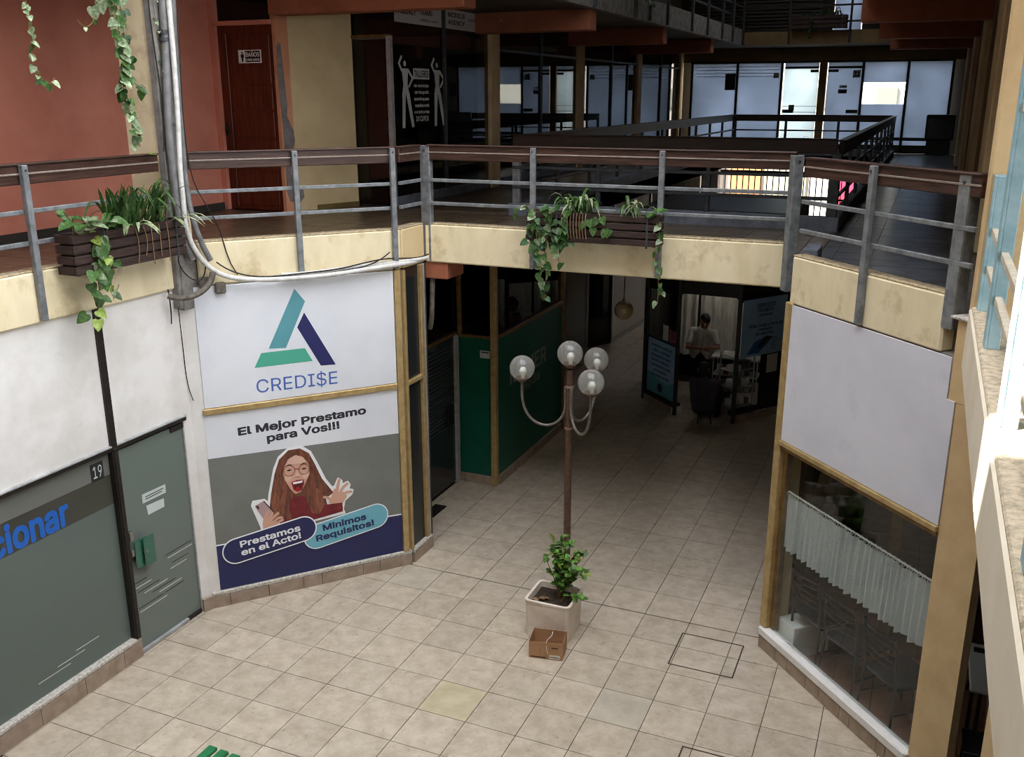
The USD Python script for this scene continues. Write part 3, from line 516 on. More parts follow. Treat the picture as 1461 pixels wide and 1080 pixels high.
part(do, 'notice', DD.art(sbox(-3.0, 4.35, -2.72, 4.65), -.012), 'kiosk_deep') if 0 else None
# glazed shop fronts along the left upper walkway
ST = FX(-2.5)
w = thing('window_4', 'long glazed shop front of the left upper walkway with tan posts', 'window', kind='structure')
for k in range(4):
    y0 = 4.6 if k == 0 else 3.85 + 4.05 * k; y1 = 3.45 + 4.05 * (k + 1) + .05
    mid = (y0 + y1) / 2 if k else 6.06
    for a, b in ((y0, mid - .03), (mid + .03, y1)): part(w, 'pane', ST.box(a, b, -.02, -.012, 3.68, 6.1), 'pane_dark')
    part(w, 'mullion', ST.bev(mid - .03, mid + .03, -.05, .02, 3.66, 6.12, .004), 'steel_dark'); part(w, 'sill', ST.bev(y0, y1, -.06, .02, 3.55, 3.68, .006), 'concrete_blue')
    part(w, 'post', ST.bev(y1, y1 + .33, -.2, .05, 3.55, 6.13, .01), 'buff')
    if k: part(w, 'rail', ST.bev(y0, y1, -.04, .015, 5.62, 5.66, .004), 'black_metal')
    part(w, 'lintel', ST.box(y0, y1, -.1, -.03, 5.95, 6.13), 'tan_dark') if k else None
w = thing('wall_shop_inside', 'dark back walls of the upper shops', 'wall', kind='structure')
part(w, 'panel', box(-6.6, -6.5, 4.6, 20, 3.55, 6.13), 'room_wall')
for y in (4.64, 7.7, 11.75, 15.8): part(w, 'panel', box(-6.5, -2.62, y, y + .08, 3.55, 6.13), 'room_wall')
# right upper wall with door reveals
w = thing('wall_right_upper', 'tan wall with deep door reveals along the right upper walkway', 'wall', kind='structure')
part(w, 'panel', box(4.5, 4.6, .3, 20, 3.55, 6.13), 'dark_room')
for k, (a, b, mt) in enumerate(((2.25, 2.5, 'concrete'), (3.3, 4.35, 'yellow'), (4.5, 4.75, 'tan_dark'), (6.2, 6.45, 'tan_dark'), (7.3, 8.4, 'yellow'), (8.55, 8.8, 'tan_dark'), (10.3, 10.5, 'tan_dark'), (11.35, 12.45, 'yellow'), (14.0, 14.3, 'tan_dark'), (15.4, 16.5, 'yellow'), (18, 18.4, 'tan_dark'))):
    part(w, 'pilaster', bevel(4.36 if mt == 'yellow' else 4.4, 4.52, a, b, 3.55, 6.13, .012), mt)
part(w, 'fascia_band', box(4.42, 4.5, .3, 20, 5.75, 6.13), 'tan_dark')
single('column', bevel(4.262, 4.55, .06, .34, 3.56, 6.13, .01), 'buff', 'buff concrete column rising behind the light blue railing', 'column', kind='structure')
# far glazed wall of the upper hall: white film lit by the daylight behind
FR = FY(20.0)
w = thing('window_5', 'far wall of white frosted panes in black frames', 'window', kind='structure')
for a, b, mt in ((-2.18, -1.04, 'film'), (-.98, .10, 'film'), (2.14, 3.13, 'film'), (3.19, 4.14, 'film')):
    if a == 2.14:
        part(w, 'pane', FR.box(a, b, -.01, 0, 3.75, 4.74), mt); part(w, 'pane', FR.box(a, b, -.01, 0, 5.27, 5.75), mt); part(w, 'pane', FR.box(a, b, -.01, 0, 4.74, 5.27), 'pane_clear', 'clear band in the frosted pane')
    else: part(w, 'pane', FR.box(a, b, -.01, 0, 3.75, 5.75), mt)
for s in (-2.21, -1.01, .13, 2.11, 3.16, 4.17): part(w, 'mullion', FR.bev(s - .03, s + .03, -.04, .03, 3.55, 5.77, .004), 'black_metal')
part(w, 'rail', FR.bev(-2.25, 4.2, -.04, .03, 5.75, 5.8, .004), 'black_metal'); part(w, 'rail', FR.bev(-2.25, 4.2, -.04, .03, 3.55, 3.75, .004), 'black_metal'); part(w, 'rail', FR.bev(2.14, 4.2, .0, .02, 3.86, 3.94, .004), 'steel_dark')
part(w, 'post', FR.bev(1.06, 1.24, -.1, .06, 3.55, 5.78, .01), 'tan_dark', 'tan post between the two glass doors')
for k in range(4): part(w, 'blind_line', FR.box(-2.1, .05, .001, .003, 5.42 + .08 * k, 5.435 + .08 * k), 'white_ink')
part(w, 'sticker', FR.box(-1.32, -1.05, .001, .004, 5.09, 5.5), 'decal_dark', 'dark square notice'); part(w, 'sticker', FR.box(-.08, .06, .001, .003, 5.38, 5.5), 'decal', 'small number sign'); part(w, 'sticker', FR.box(3.1, 3.4, .06, .12, 3.95, 4.5), 'kiosk_black') if 0 else None
for nm, a, b, lab in (('door_5', .2, 1.04, 'bright frosted glass door left of the tan post in the far wall'), ('door_6', 1.27, 2.08, 'frosted glass door numbered 21 right of the tan post in the far wall')):
    do = thing(nm, lab, 'door', kind='structure'); mt = 'film_bright' if nm == 'door_5' else 'film'
    part(do, 'leaf', FR.box(a, b, -.01, 0, 3.7, 5.61), mt); part(do, 'fanlight', FR.box(a, b, -.01, 0, 5.66, 5.75), 'film'); part(do, 'transom', FR.bev(a, b, -.03, .02, 5.61, 5.66, .004), 'black_metal')
    part(do, 'lock', FR.bev(a + .01 if nm == 'door_5' else b - .3, a + .28 if nm == 'door_5' else b - .02, -.02, .02, 4.52, 4.6, .004), 'black_metal'); part(do, 'hinge', FR.bev(b - .2 if nm == 'door_5' else a, b if nm == 'door_5' else a + .25, -.02, .02, 5.52, 5.58, .004), 'black_metal')
    if nm == 'door_6':
        part(do, 'number_plate', FR.box(1.87, 2.05, .001, .004, 5.38, 5.56), 'sticker'); part(do, 'number', FR.text(1.89, 5.41, 2.03, 5.41, .12, .0045, True)('21'), 'black_ink'); part(do, 'notice', FR.box(1.55, 1.76, .001, .004, 5.0, 5.1), 'decal_dark'); part(do, 'notice', FR.box(1.57, 1.75, .001, .003, 5.13, 5.2), 'sticker')
    else:
        part(do, 'handle_plate', FR.bev(.36, .5, .01, .02, 4.56, 4.72, .003), 'handle_glass'); part(do, 'bar', FR.box(a, b, .001, .004, 4.53, 4.545), 'steel_dark'); part(do, 'bar', FR.box(a, b, .001, .004, 4.68, 4.69), 'steel_dark')
single('wall_far', FR.box(-2.6, 4.5, -.15, -.02, 5.78, 6.13), 'tan_dark', 'brown lintel above the far frosted panes', 'wall', kind='structure')
# second floor edge around the hall
t = thing('trim', 'second floor edge of grey concrete along the left of the hall', 'fascia', kind='structure')
for a, b in ((4.45, 7.0), (7.05, 9.0), (9.1, 11.0), (11.1, 12.9), (12.95, 14.3), (14.35, 15.8), (15.85, 17.0), (17.05, 18.4)): part(t, 'panel', FX(-.65).bev(a, b, -.1, .012, 6.125, 6.49, .008), 'concrete')
part(thing('trim', 'brown second floor edge across the far end of the hall', 'fascia', kind='structure'), 'panel', FY(18.4).bev(-.63, 2.93, -.1, .012, 6.12, 6.42, .008), 'tan_dark')
part(thing('trim', 'second floor edge along the right of the hall', 'fascia', kind='structure'), 'panel', box(2.938, 3.05, 4.46, 18.38, 6.125, 6.5), 'terracotta')
part(thing('trim', 'second floor edge above the bridge', 'fascia', kind='structure'), 'panel', FY(2.33).box(-.868, 2.87, -.1, .012, 6.125, 6.6), 'cream')
part(thing('trim', 'second floor edge above the left walkway', 'fascia', kind='structure'), 'panel', F(-2.25, 0, 0, 1).box(-6.2, .2, -.1, .012, 6.125, 6.6), 'cream')
part(thing('trim', 'second floor edge above the loan shop corner', 'fascia', kind='structure'), 'panel', CH.box(.0, 2.13, -.12, 0, 6.13, 6.6), 'cream')
part(thing('trim', 'second floor edge above the right of the court', 'fascia', kind='structure'), 'panel', [CR.box(0, 1.9, -.12, 0, 6.13, 6.6), RP.box(-.1, 5.2, -.12, 0, 6.13, 6.6)], 'cream')
# beams
for k, y in enumerate((3.05, 7.1, 11.15, 15.2)):
    single('beam', bevel(-2.6 if k else -3.2, -.72, y - (.0 if k else .0), y + .3, 5.845, 6.13, .012), 'terracotta', ['terracotta beam under the ceiling over the bridge, above the dark glass door', 'nearest terracotta beam left of the hall, worn at its tip', 'second terracotta beam left of the hall', 'farthest terracotta beam left of the hall'][k], 'beam', kind='structure')
    if k: single('beam', bevel(2.9, 4.45, y, y + .3, 5.845, 6.13, .012), 'terracotta', ['', 'nearest terracotta beam on the right of the hall', 'second terracotta beam on the right of the hall', 'farthest terracotta beam on the right of the hall'][k], 'beam', kind='structure')
single('beam', bevel(-1.45, -.62, 2.36, 2.75, 3.1, 3.28, .01), 'terracotta', 'short terracotta beam end under the bridge beside the dark panes', 'beam', kind='structure')
# far second floor wall
w = thing('wall_far_upper', 'dark slatted shutters and a white window behind the second floor railing', 'wall', kind='structure')
for k in range(14): part(w, 'slat', FR.bev(-2.4, 1.0, -.02, .02, 6.45 + .085 * k, 6.505 + .085 * k, .006), 'shutter')
part(w, 'pane', FR.box(1.3, 1.95, -.01, 0, 6.5, 8.6), 'film'); part(w, 'backing', FR.box(-2.6, 1.28, -.12, -.06, 6.4, 9.0), 'dark_room'); part(w, 'backing', FR.box(1.97, 4.5, -.12, -.06, 6.4, 9.0), 'dark_room')

# ================================================================== THINGS
# loan shop sign and poster
sg = thing('shop_sign', 'white loan shop sign with a teal, green and navy triangle logo above CREDI$E', 'sign', CH.p(1.05, 0, 2.1))
bd = part(sg, 'board', CH.bev(.1, 2.036, -.001, .012, 2.098, 3.272, .003), 'sign_white')
for pts, mt, lb in (([(1.032, 3.181), (1.128, 3.049), (.912, 2.606), (.745, 2.618)], 'logo_teal', 'teal bar of the logo'), ([(.671, 2.583), (1.097, 2.583), (1.166, 2.444), (.597, 2.444)], 'logo_green', 'green bar of the logo'), ([(1.112, 2.938), (1.397, 2.379), (1.246, 2.385), (1.035, 2.798)], 'logo_navy', 'navy bar of the logo')):
    part(bd, 'logo_bar', CH.art(pts, .012), mt, lb)
part(bd, 'lettering', CH.text(.6, 2.19, 1.405, 2.178, .13, .012)('CREDI$E'), 'logo_blue', 'blue lettering CREDI$E')
po = thing('advertising_poster', 'loan shop poster with a laughing woman in a red jumper holding a phone', 'poster', CH.p(1.05, 0, .17))
def band(z0a, z0b, z1a, z1b): return [(.085, z0a), (2.036, z0b), (2.036, z1a), (.085, z1b)]
part(po, 'white_band', CH.art(band(1.588, 1.541, 2.033, 2.033), .001, .004), 'sign_white'); part(po, 'grey_band', CH.art(band(.675, .617, 1.540, 1.587), .001, .004), 'poster_grey')
part(po, 'white_line', CH.art(band(.66, .602, .617, .675), .001, .004), 'white_ink'); part(po, 'navy_band', CH.art(band(.175, .172, .602, .66), .001, .004), 'navy')
part(po, 'lettering', CH.text(.391, 1.783, 1.691, 1.815, .074, .005, .03)('El Mejor Prestamo'), 'ink'); part(po, 'lettering', CH.text(.663, 1.672, 1.404, 1.70, .074, .005, .03)('para Vos!!!'), 'ink')
sil = Polygon([(.542, .769), (.517, .852), (.465, 1.025), (.479, 1.064), (.587, 1.063), (.631, 1.017), (.646, 1.116), (.711, 1.374), (.766, 1.49), (.865, 1.564), (.992, 1.568), (1.083, 1.494), (1.14, 1.365), (1.218, 1.17), (1.286, 1.062), (1.32, 1.073), (1.357, 1.15), (1.389, 1.121), (1.395, 1.076), (1.454, 1.095), (1.475, 1.061), (1.459, 1.012), (1.503, .994), (1.489, .953), (1.41, .897), (1.388, .795), (1.403, .757), (1.069, .737), (.541, .7)]).buffer(.012)
N0 = .0052; dn = .0009
def art(name, pts, k, mt, lb=None, rnd=.0):
    g = pts if not isinstance(pts, list) else Polygon(pts)
    if rnd: g = g.buffer(rnd).buffer(-2 * rnd).buffer(rnd)
    part(po, name, CH.art(g, N0 + k * dn, dn), mt, lb)
art('outline', sil, 0, 'white_ink', 'white outline around the woman')
hairpts = [(.633, .80), (.633, .948), (.657, 1.097), (.711, 1.324), (.765, 1.465), (.864, 1.548), (.983, 1.548), (1.07, 1.482), (1.126, 1.35), (1.186, 1.185), (1.261, 1.067), (1.299, 1.007), (1.214, .954), (1.235, .84), (1.19, .755), (1.1, .75), (.85, .75), (.74, .77), (.68, .80)]
art('hair', hairpts, 1, 'hair', None, .012)
for k, pts in enumerate(([(.66, .82), (.66, 1.0), (.7, 1.15), (.74, 1.05), (.71, .92), (.76, .83)], [(1.15, .78), (1.1, .95), (1.12, 1.1), (1.19, 1.02), (1.2, .9), (1.235, .8)], [(.75, .86), (.74, 1.0), (.78, 1.12), (.8, 1.0), (.79, .88)], [(1.02, .8), (1.03, .92), (1.08, 1.0), (1.1, .88), (1.12, .78)])): art('hair_lock', pts, 2, 'hair_tip', None, .008)
art('jumper', [(.76, .76), (.781, .83), (.80, .965), (.84, 1.02), (.9, 1.035), (.99, 1.032), (1.045, .9), (1.138, .80), (1.201, .886), (1.384, .876), (1.387, .778), (1.069, .745)], 3, 'sweater', 'dark red jumper')
art('hair_lock', [(.80, .80), (.78, .95), (.8, 1.09), (.845, 1.02), (.83, .9), (.86, .8)], 4, 'hair'); art('hair_lock', [(1.06, .82), (1.02, .95), (1.0, 1.1), (1.06, 1.1), (1.1, .95), (1.14, .8)], 4, 'hair')
art('face', [(.806, 1.391), (.844, 1.476), (.924, 1.499), (1.017, 1.463), (1.063, 1.379), (1.061, 1.26), (1.014, 1.165), (.96, 1.081), (.903, 1.066), (.859, 1.126), (.811, 1.229), (.793, 1.309)], 5, 'skin_print', None, .02)
art('cheek', Point(.84, 1.25).buffer(.035), 6, 'skin_light'); art('cheek', Point(1.02, 1.25).buffer(.033), 6, 'skin_light'); art('forehead', Polygon([(.85, 1.40), (.87, 1.465), (.93, 1.478), (1.0, 1.45), (1.03, 1.40)]).buffer(.006), 6, 'skin_light')
art('fringe', [(.78, 1.27), (.79, 1.42), (.86, 1.50), (.95, 1.515), (1.04, 1.475), (1.085, 1.38), (1.08, 1.27), (1.055, 1.38), (1.0, 1.46), (.93, 1.49), (.85, 1.455), (.815, 1.39)], 7, 'hair', None, .006)
art('lips', [(.868, 1.203), (.937, 1.218), (.996, 1.21), (1.003, 1.168), (.973, 1.1), (.929, 1.085), (.887, 1.115)], 7, 'lip', None, .006); art('mouth', [(.882, 1.197), (.937, 1.206), (.986, 1.2), (.988, 1.168), (.962, 1.112), (.929, 1.1), (.9, 1.125)], 8, 'mouth_dark', None, .004)
art('teeth', [(.884, 1.2), (.986, 1.203), (.98, 1.18), (.89, 1.177)], 9, 'white_ink'); art('tongue', Point(.932, 1.122).buffer(.022), 9, 'lip')
for cx, cz, r in ((.857, 1.331, .06), (1.008, 1.322, .057)):
    art('spectacle_rim', Point(cx, cz).buffer(r).difference(Point(cx, cz).buffer(r - .008)), 8, 'glasses_print')
    art('eye', Polygon([(cx - .028, cz + .004), (cx, cz + .016), (cx + .03, cz + .006), (cx, cz - .004)]), 8, 'hair_dark'); art('eyebrow', Polygon([(cx - .045, cz + .05), (cx, cz + .07), (cx + .045, cz + .056), (cx, cz + .058)]), 8, 'hair_dark')
art('spectacle_bridge', LineString([(.915, 1.34), (.952, 1.338)]).buffer(.004), 8, 'glasses_print'); art('nose', Polygon([(.925, 1.33), (.94, 1.335), (.965, 1.262), (.94, 1.248), (.915, 1.262)]), 7, 'skin_light'); art('nostril', Polygon([(.918, 1.256), (.94, 1.245), (.963, 1.256), (.94, 1.25)]), 8, 'lip')
art('phone', [(.487, 1.015), (.579, 1.053), (.677, .905), (.578, .839)], 4, 'phone_print', None, .012); art('phone_lens', Polygon([(.5, 1.01), (.515, 1.02), (.535, .985), (.52, .975)]), 5, 'hair_dark'); art('phone_edge', LineString([(.582, 1.05), (.676, .91)]).buffer(.005), 5, 'hair_dark')
hand1 = unary_union([Polygon([(.551, .74), (.56, .82), (.62, .84), (.70, .80), (.72, .75), (.6, .72)])] + [LineString(l).buffer(w) for l, w in (([(.57, .8), (.585, .87), (.617, .93)], .017), ([(.62, .82), (.68, .87), (.712, .893)], .015), ([(.65, .80), (.71, .84), (.748, .838)], .014), ([(.67, .78), (.72, .80), (.755, .81)], .013), ([(.6, .84), (.64, .875), (.655, .9)], .015))])
art('hand', hand1, 6, 'skin_print', 'hand holding the phone')
hand2 = unary_union([Polygon([(1.25, .91), (1.29, .97), (1.33, 1.0), (1.4, .99), (1.43, .94), (1.38, .87), (1.3, .88)]).buffer(.008)] + [LineString(l).buffer(w) for l, w in (([(1.33, .99), (1.345, 1.06), (1.365, 1.135)], .015), ([(1.37, 1.0), (1.405, 1.05), (1.447, 1.078)], .014), ([(1.39, .97), (1.44, .985), (1.487, .983)], .013), ([(1.28, .95), (1.3, 1.0), (1.315, 1.035)], .013), ([(1.27, .93), (1.23, .965), (1.2, .975)], .014))])
art('hand', hand2, 6, 'skin_print', 'raised open hand'); art('sleeve', Polygon([(1.2, .89), (1.385, .878), (1.388, .79), (1.21, .8)]), 7, 'sweater')
pl1 = LineString([(.274, .572), (.958, .667)]); pl2 = LineString([(1.099, .553), (1.741, .651)])
art('pill', pl2.buffer(.142), 7, 'white_ink'); art('pill', pl2.buffer(.13), 8, 'pill_blue', 'light blue pill'); art('pill', pl1.buffer(.142), 9, 'white_ink'); art('pill', pl1.buffer(.128), 10, 'navy', 'navy pill')
for txt, a, mt in (('Prestamos', (.315, .602, .929, .660), 'white_ink'), ('en el Acto!', (.32, .51, .932, .575), 'white_ink'), ('Minimos', (1.164, .603, 1.636, .640), 'navy'), ('Requisitos!', (1.088, .497, 1.719, .555), 'navy')):
    part(po, 'lettering', CH.text(*a, .064, N0 + 11 * dn, .018)(txt), mt)

# railings -----------------------------------------------------------------------
def railing(fr, s0, s1, posts, label, name='railing', board='rail_wood', steel='steel', rails=(4.13, 3.895), top=4.485, strip=True, pz=3.30, n=0.0, group=None, pw=.052, rail_mat=None, cat='railing'):
    c = fr.p((s0 + s1) / 2, 0, 3.6); t = thing(name, label, cat, c, group=group)
    if board:
        part(t, 'handrail', fr.bev(s0, s1, n - .055, n - .004, top - .155, top - .012, .006), board); part(t, 'cap', fr.bev(s0, s1, n - .075, n + .012, top - .016, top, .005), board)
        if strip: part(t, 'strip', fr.bev(s0, s1, n - .01, n + .004, top - .085, top - .07, .003), 'rail_strip')
    for z in rails: part(t, 'rail', fr.bev(s0, s1, n - .03, n + .002, z - .017, z + .017, .004), rail_mat or steel)
    for p_ in posts:
        q = p_ if isinstance(p_, tuple) else (p_, pw)
        part(t, 'post', fr.bev(q[0] - q[1] / 2, q[0] + q[1] / 2, n + .003, n + .05, pz, top - .012, .005), steel)
        part(t, 'bolt', cat_([trimesh.creation.cylinder(.009, segment=[fr.p(q[0], n + .048, z), fr.p(q[0], n + .056, z)], sections=8) for z in (top - .05,)]), 'steel_dark')
    return t
LR = F(-2.25, 0, 0, 1)
railing(LR, -6.2, .09, [-2.65, -1.32], 'railing with wooden handrail along the left walkway in front of the salmon wall')
railing(CH, .16, 2.10, [1.11, 2.065], 'railing above the loan shop sign with two slim grey posts')
railing(F(-.868, 1.84, 0, 1), .03, .46, [], 'short railing piece beside the thick corner post')
railing(FY(2.33), -.82, 2.84, [.366, 1.65], 'long railing with wooden handrail across the front of the bridge')
railing(CR, .06, 1.88, [.91], 'railing with wooden handrail above the blank white board')
def channel(name, x, y, ang, w, z0, z1, label, mat='steel', d=.06):
    f = F(x, y, math.cos(ang), math.sin(ang)); t = thing(name, label, 'post', (x, y, z0))
    part(t, 'web', f.bev(-w / 2, w / 2, .0, .012, z0, z1, .004), mat); part(t, 'flange', f.bev(-w / 2, -w / 2 + .012, -d, .0, z0, z1, .004), mat); part(t, 'flange', f.bev(w / 2 - .012, w / 2, -d, .0, z0, z1, .004), mat)
    part(t, 'bolt', [trimesh.creation.cylinder(.011, segment=[f.p(0, .01, z1 - .05), f.p(0, .02, z1 - .05)], sections=8)], 'steel_dark'); return t
channel('railing_post', -.845, 2.345, -.1, .115, 3.29, 4.475, 'thick grey channel post at the left corner of the bridge')
channel('railing_post', 2.90, 2.02, .55, .085, 3.31, 4.475, 'thick grey channel post at the right corner of the bridge', d=.09)
channel('railing_post', 4.145, .41, -.82, .10, 3.45, 4.47, 'grey channel post at the right end of the railing above the white board', 'steel', d=.09)
# light blue railing on the right parapet
t = thing('railing', 'light blue steel railing with cream rails standing on the right parapet', 'railing', (4.3, -3, 3.68))
for y, zt in ((-.005, 4.5), (-1.0, 5.28), (-2.35, 5.28), (-3.7, 5.28), (-5.05, 5.28)):
    part(t, 'post', cat_([bevel(4.285, 4.30, y - .055, y + .055, 3.68, zt, .003), bevel(4.30, 4.36, y + .04, y + .055, 3.68, zt, .003), bevel(4.30, 4.36, y - .055, y - .04, 3.68, zt, .003)]), 'blue_steel')
for y0, y1 in ((-.96, -.06), (-2.31, -1.04), (-3.66, -2.39), (-5.0, -3.74)):
    for z in (3.94, 4.17) + ((4.9,) if y0 < -1 else ()): part(t, 'rail', bevel(4.305, 4.34, y0, y1, z - .022, z + .022, .005), 'cream_rail')
part(t, 'handrail', bevel(4.27, 4.37, -6, -.94, 5.28, 5.33, .01), 'blue_steel')
# railings around the hall opening
railing(FY(4.33), -.72, 3.0, [], 'railing along the back of the bridge with a dark brown handrail', board='rail_dark', steel='steel_dark', strip=False, top=4.52)
for x, w, lb in ((-.68, .10, 'grey post at the left end of the bridge back railing'), (.36, .05, 'slim dark post in the middle left of the bridge back railing'), (1.65, .05, 'slim dark post in the middle right of the bridge back railing'), (3.0, .10, 'dark post at the right end of the bridge back railing')):
    single('railing_post', bevel(x - w / 2, x + w / 2, 4.34, 4.40, 3.55, 4.37, .006), 'steel' if x < 0 else 'steel_dark', lb, 'post')
def hall_rail(fr, s0, s1, label, n):
    t = railing(fr, s0, s1, [], label, board='rail_dark', steel='steel_dark', strip=False, top=4.5)
    k = round((s1 - s0) / 1.35)
    for i in range(k + 1):
        s = s0 + (s1 - s0) * i / k; part(t, 'post', fr.bev(s - .03, s + .03, -.045, .0, 3.55, 4.35, .004), 'steel_dark')
hall_rail(FX(-.71), 4.5, 18.4, 'dark railing down the left side of the hall opening', 0); hall_rail(F(3.0, 0, 0, -1), -18.4, -4.5, 'dark railing down the right side of the hall opening', 0); hall_rail(FY(18.46), -.7, 3.0, 'dark railing across the far end of the hall opening', 0)
sr = thing('railing', 'second floor railing of dark bars along the left of the hall', 'railing', (-.65, 11, 6.13))
for y in (7.02, 9.05, 9.9, 11.05, 12.93, 14.33, 15.83, 17.03, 18.3): part(sr, 'bar', bevel(-.645, -.595, y - .03, y + .03, 6.15, 7.35, .004), 'steel_dark')
for z in (6.75, 7.0, 7.3): part(sr, 'rail', bevel(-.7, -.66, 4.5, 18.4, z - .02, z + .02, .004), 'steel_dark')
sr = thing('railing', 'second floor railing of black bars across the far end of the hall', 'railing', (1, 18.4, 6.13))
for x in (-.62, .46, 1.84, 2.9): part(sr, 'bar', bevel(x - .025, x + .025, 18.33, 18.38, 6.13, 7.35, .004), 'black_metal')
for z in (6.62, 6.98, 7.32): part(sr, 'rail', bevel(-.65, 2.95, 18.4, 18.44, z - .02, z + .02, .004), 'black_metal')

# column with pipes at the left corner ---------------------------------------------
co = thing('column', 'corner column with a cream side and grey front carrying pipes and cables', 'column', (-2.42, .28, 3.1))
part(co, 'core', box(-2.62, -2.27, .14, .44, 3.3, 9.0), 'cream'); part(co, 'cladding', bevel(-2.275, -2.20, .12, .34, 3.1, 9.0, .006), 'concrete'); part(co, 'foot', bevel(-2.26, -2.185, .16, .40, 3.08, 3.5, .008), 'concrete')
def pipe(pts, r, mt, label, name='pipe', cat='pipe', n=10, smooth=True, k=8): return single(name, tube(spline(pts, k) if len(pts) > 2 else pts, r, n), mt, label, cat, smooth=50)
pp = thing('pipe', 'grey drain pipe with collars on the front of the corner column', 'pipe', (-2.15, .27, 3.5))
part(pp, 'tube', tube(spline([(-2.155, .23, 9), (-2.155, .23, 5.73), (-2.155, .19, 5.17), (-2.155, .145, 4.59), (-2.155, .15, 4.24), (-2.15, .17, 3.87), (-2.12, .25, 3.54)], 6), .034, 12), 'pvc_grey', smooth=50)
for z in (4.72, 5.42, 5.48): part(pp, 'collar', trimesh.creation.cylinder(.04, .03, transform=trimesh.transformations.translation_matrix((-2.155, .2, z))), 'steel_dark')
pipe([(-2.10, .25, 9), (-2.10, .24, 5.73), (-2.10, .23, 5.17), (-2.10, .20, 4.59), (-2.10, .18, 4.29), (-2.10, .18, 4.05), (-2.10, .18, 3.87), (-2.08, .22, 3.68), (-2.04, .33, 3.49), (-1.96, .42, 3.39), (-1.83, .54, 3.335), (-1.6, .83, 3.30), (-1.3, 1.19, 3.30), (-1.0, 1.55, 3.33), (-.83, 1.85, 3.34), (-.80, 2.15, 3.34)], .023, 'pvc', 'white flexible conduit curving from the corner column along above the loan shop sign', 'conduit')
pipe([(-1.62, .86, 3.335), (-1.35, 1.17, 3.335), (-1.05, 1.53, 3.36), (-.85, 1.83, 3.36), (-.77, 2.2, 3.35)], .02, 'pvc', 'second white conduit lying above the first one over the gold corner post', 'conduit')
pipe([(-.80, 2.40, 3.26), (-.83, 2.42, 3.1), (-.84, 2.42, 2.9), (-.88, 2.46, 2.62), (-.92, 2.5, 2.52)], .028, 'rag', 'brownish hose hanging in the recess behind the corner of the dark panes', 'hose', 'hose')
pipe([(-2.16, .315, 9), (-2.16, .315, 5), (-2.14, .28, 4.36), (-2.09, .25, 3.99), (-2.06, .31, 3.70), (-2.03, .38, 3.52)], .026, 'pvc_grey', 'thin dark pipe right of the white conduit on the corner column')
cables = [([(-2.18, .09, 9), (-2.18, .09, 5.72), (-2.18, .1, 5.39), (-2.18, .13, 4.9), (-2.18, .09, 4.5)], .006, 'black cable hanging down the grey face of the corner column'),
          ([(-2.07, .29, 9), (-2.07, .29, 5.4), (-2.07, .25, 4.57), (-2.06, .31, 4.19), (-2.0, .48, 3.83), (-1.97, .53, 3.59), (-1.9, .58, 3.36)], .005, 'black cable slanting across the loan shop railing beside the column'),
          ([(-2.0, .42, 3.5), (-1.85, .55, 3.38), (-1.5, .96, 3.335), (-1.2, 1.3, 3.36), (-.95, 1.62, 3.41), (-.86, 1.85, 3.39), (-.78, 2.25, 3.38)], .007, 'black cable lying on the white conduit'),
          ([(-1.5, .98, 3.31), (-1.25, 1.27, 3.33), (-1.0, 1.57, 3.39), (-.92, 1.7, 3.47)], .006, 'cable rising to the railing post above the sign'),
          ([(-2.14, .12, 3.62), (-2.13, .18, 3.4), (-2.1, .26, 3.35), (-2.05, .33, 3.5)], .006, 'loop of cable at the foot of the column'),
          ([(-2.275, .17, 3.28), (-2.27, .17, 3.0), (-2.262, .17, 2.6), (-2.24, .19, 2.25), (-2.23, .2, 2.2)], .004, 'thin wire running down the white corner pier'),
          ([(-2.23, .02, 3.3), (-2.23, .03, 3.1), (-2.24, .03, 2.98)], .006, 'short cable end hanging over the white wall'),
          ([(-2.20, -.02, 3.25), (-2.1, .1, 3.22), (-2.02, .24, 3.27), (-1.98, .34, 3.42)], .028, 'grey rag sleeve wrapped around cables at the foot of the column')]
for p_, r, lb in cables: pipe(p_, r, 'rag' if 'rag' in lb else 'cable', lb, 'rag_sleeve' if 'rag' in lb else 'cable', 'cable', 6)
for k, (s, z, lb) in enumerate(((.2, 3.33, 'grey rag tied under the conduit, nearest the column'), (.34, 3.27, 'grey rag end hanging under the conduit over the sign'))):
    single('rag', CH.bev(s - .05, s + .05, .02, .06, z - .07, z + .04, .015), 'rag', lb, 'rag')

# street lamp with four globes --------------------------------------------------------
LP = np.array([.96, 1.80]); lx, ly = LP
sl = thing('street_lamp', 'brown street lamp with four clear glass globes on curved arms', 'street lamp', (lx, ly, 0))
part(sl, 'pole', tube([(lx, ly, 0), (lx, ly, 1.9)], [.037, .034], 16), 'lamp_brown', smooth=40); part(sl, 'pole', tube([(lx, ly, 1.86), (lx, ly, 2.44)], [.03, .03], 16), 'lamp_brown', smooth=40)
part(sl, 'base', lathe([(0, 0), (.09, 0), (.09, .015), (.05, .03), (.045, .12), (0, .12)], lx, ly), 'lamp_brown')
for z in (1.85, 2.27): part(sl, 'collar', lathe([(0, -.012), (.043, -.012), (.046, 0), (.043, .012), (0, .012)], lx, ly, z), 'lamp_band')
def globe(t, x, y, z, r=.122):
    part(t, 'cup', lathe([(0, -r - .02), (.03, -r - .02), (.035, -r), (.06, -r + .002), (.062, -r + .03), (.055, -r + .03), (0, -r + .01)], x, y, z), 'lamp_brown', smooth=40)
    g = trimesh.creation.icosphere(4, r); g.apply_translation((x, y, z)); gp = part(t, 'globe', g, 'globe', smooth=True)
    b = lathe([(0, -.07), (.018, -.07), (.02, -.03), (.036, .0), (.036, .02), (.02, .045), (0, .05)], x + .012, y - .01, z - .035, 14); part(gp, 'bulb', b, 'bulb', smooth=True)
globe(sl, lx, ly, 2.60)
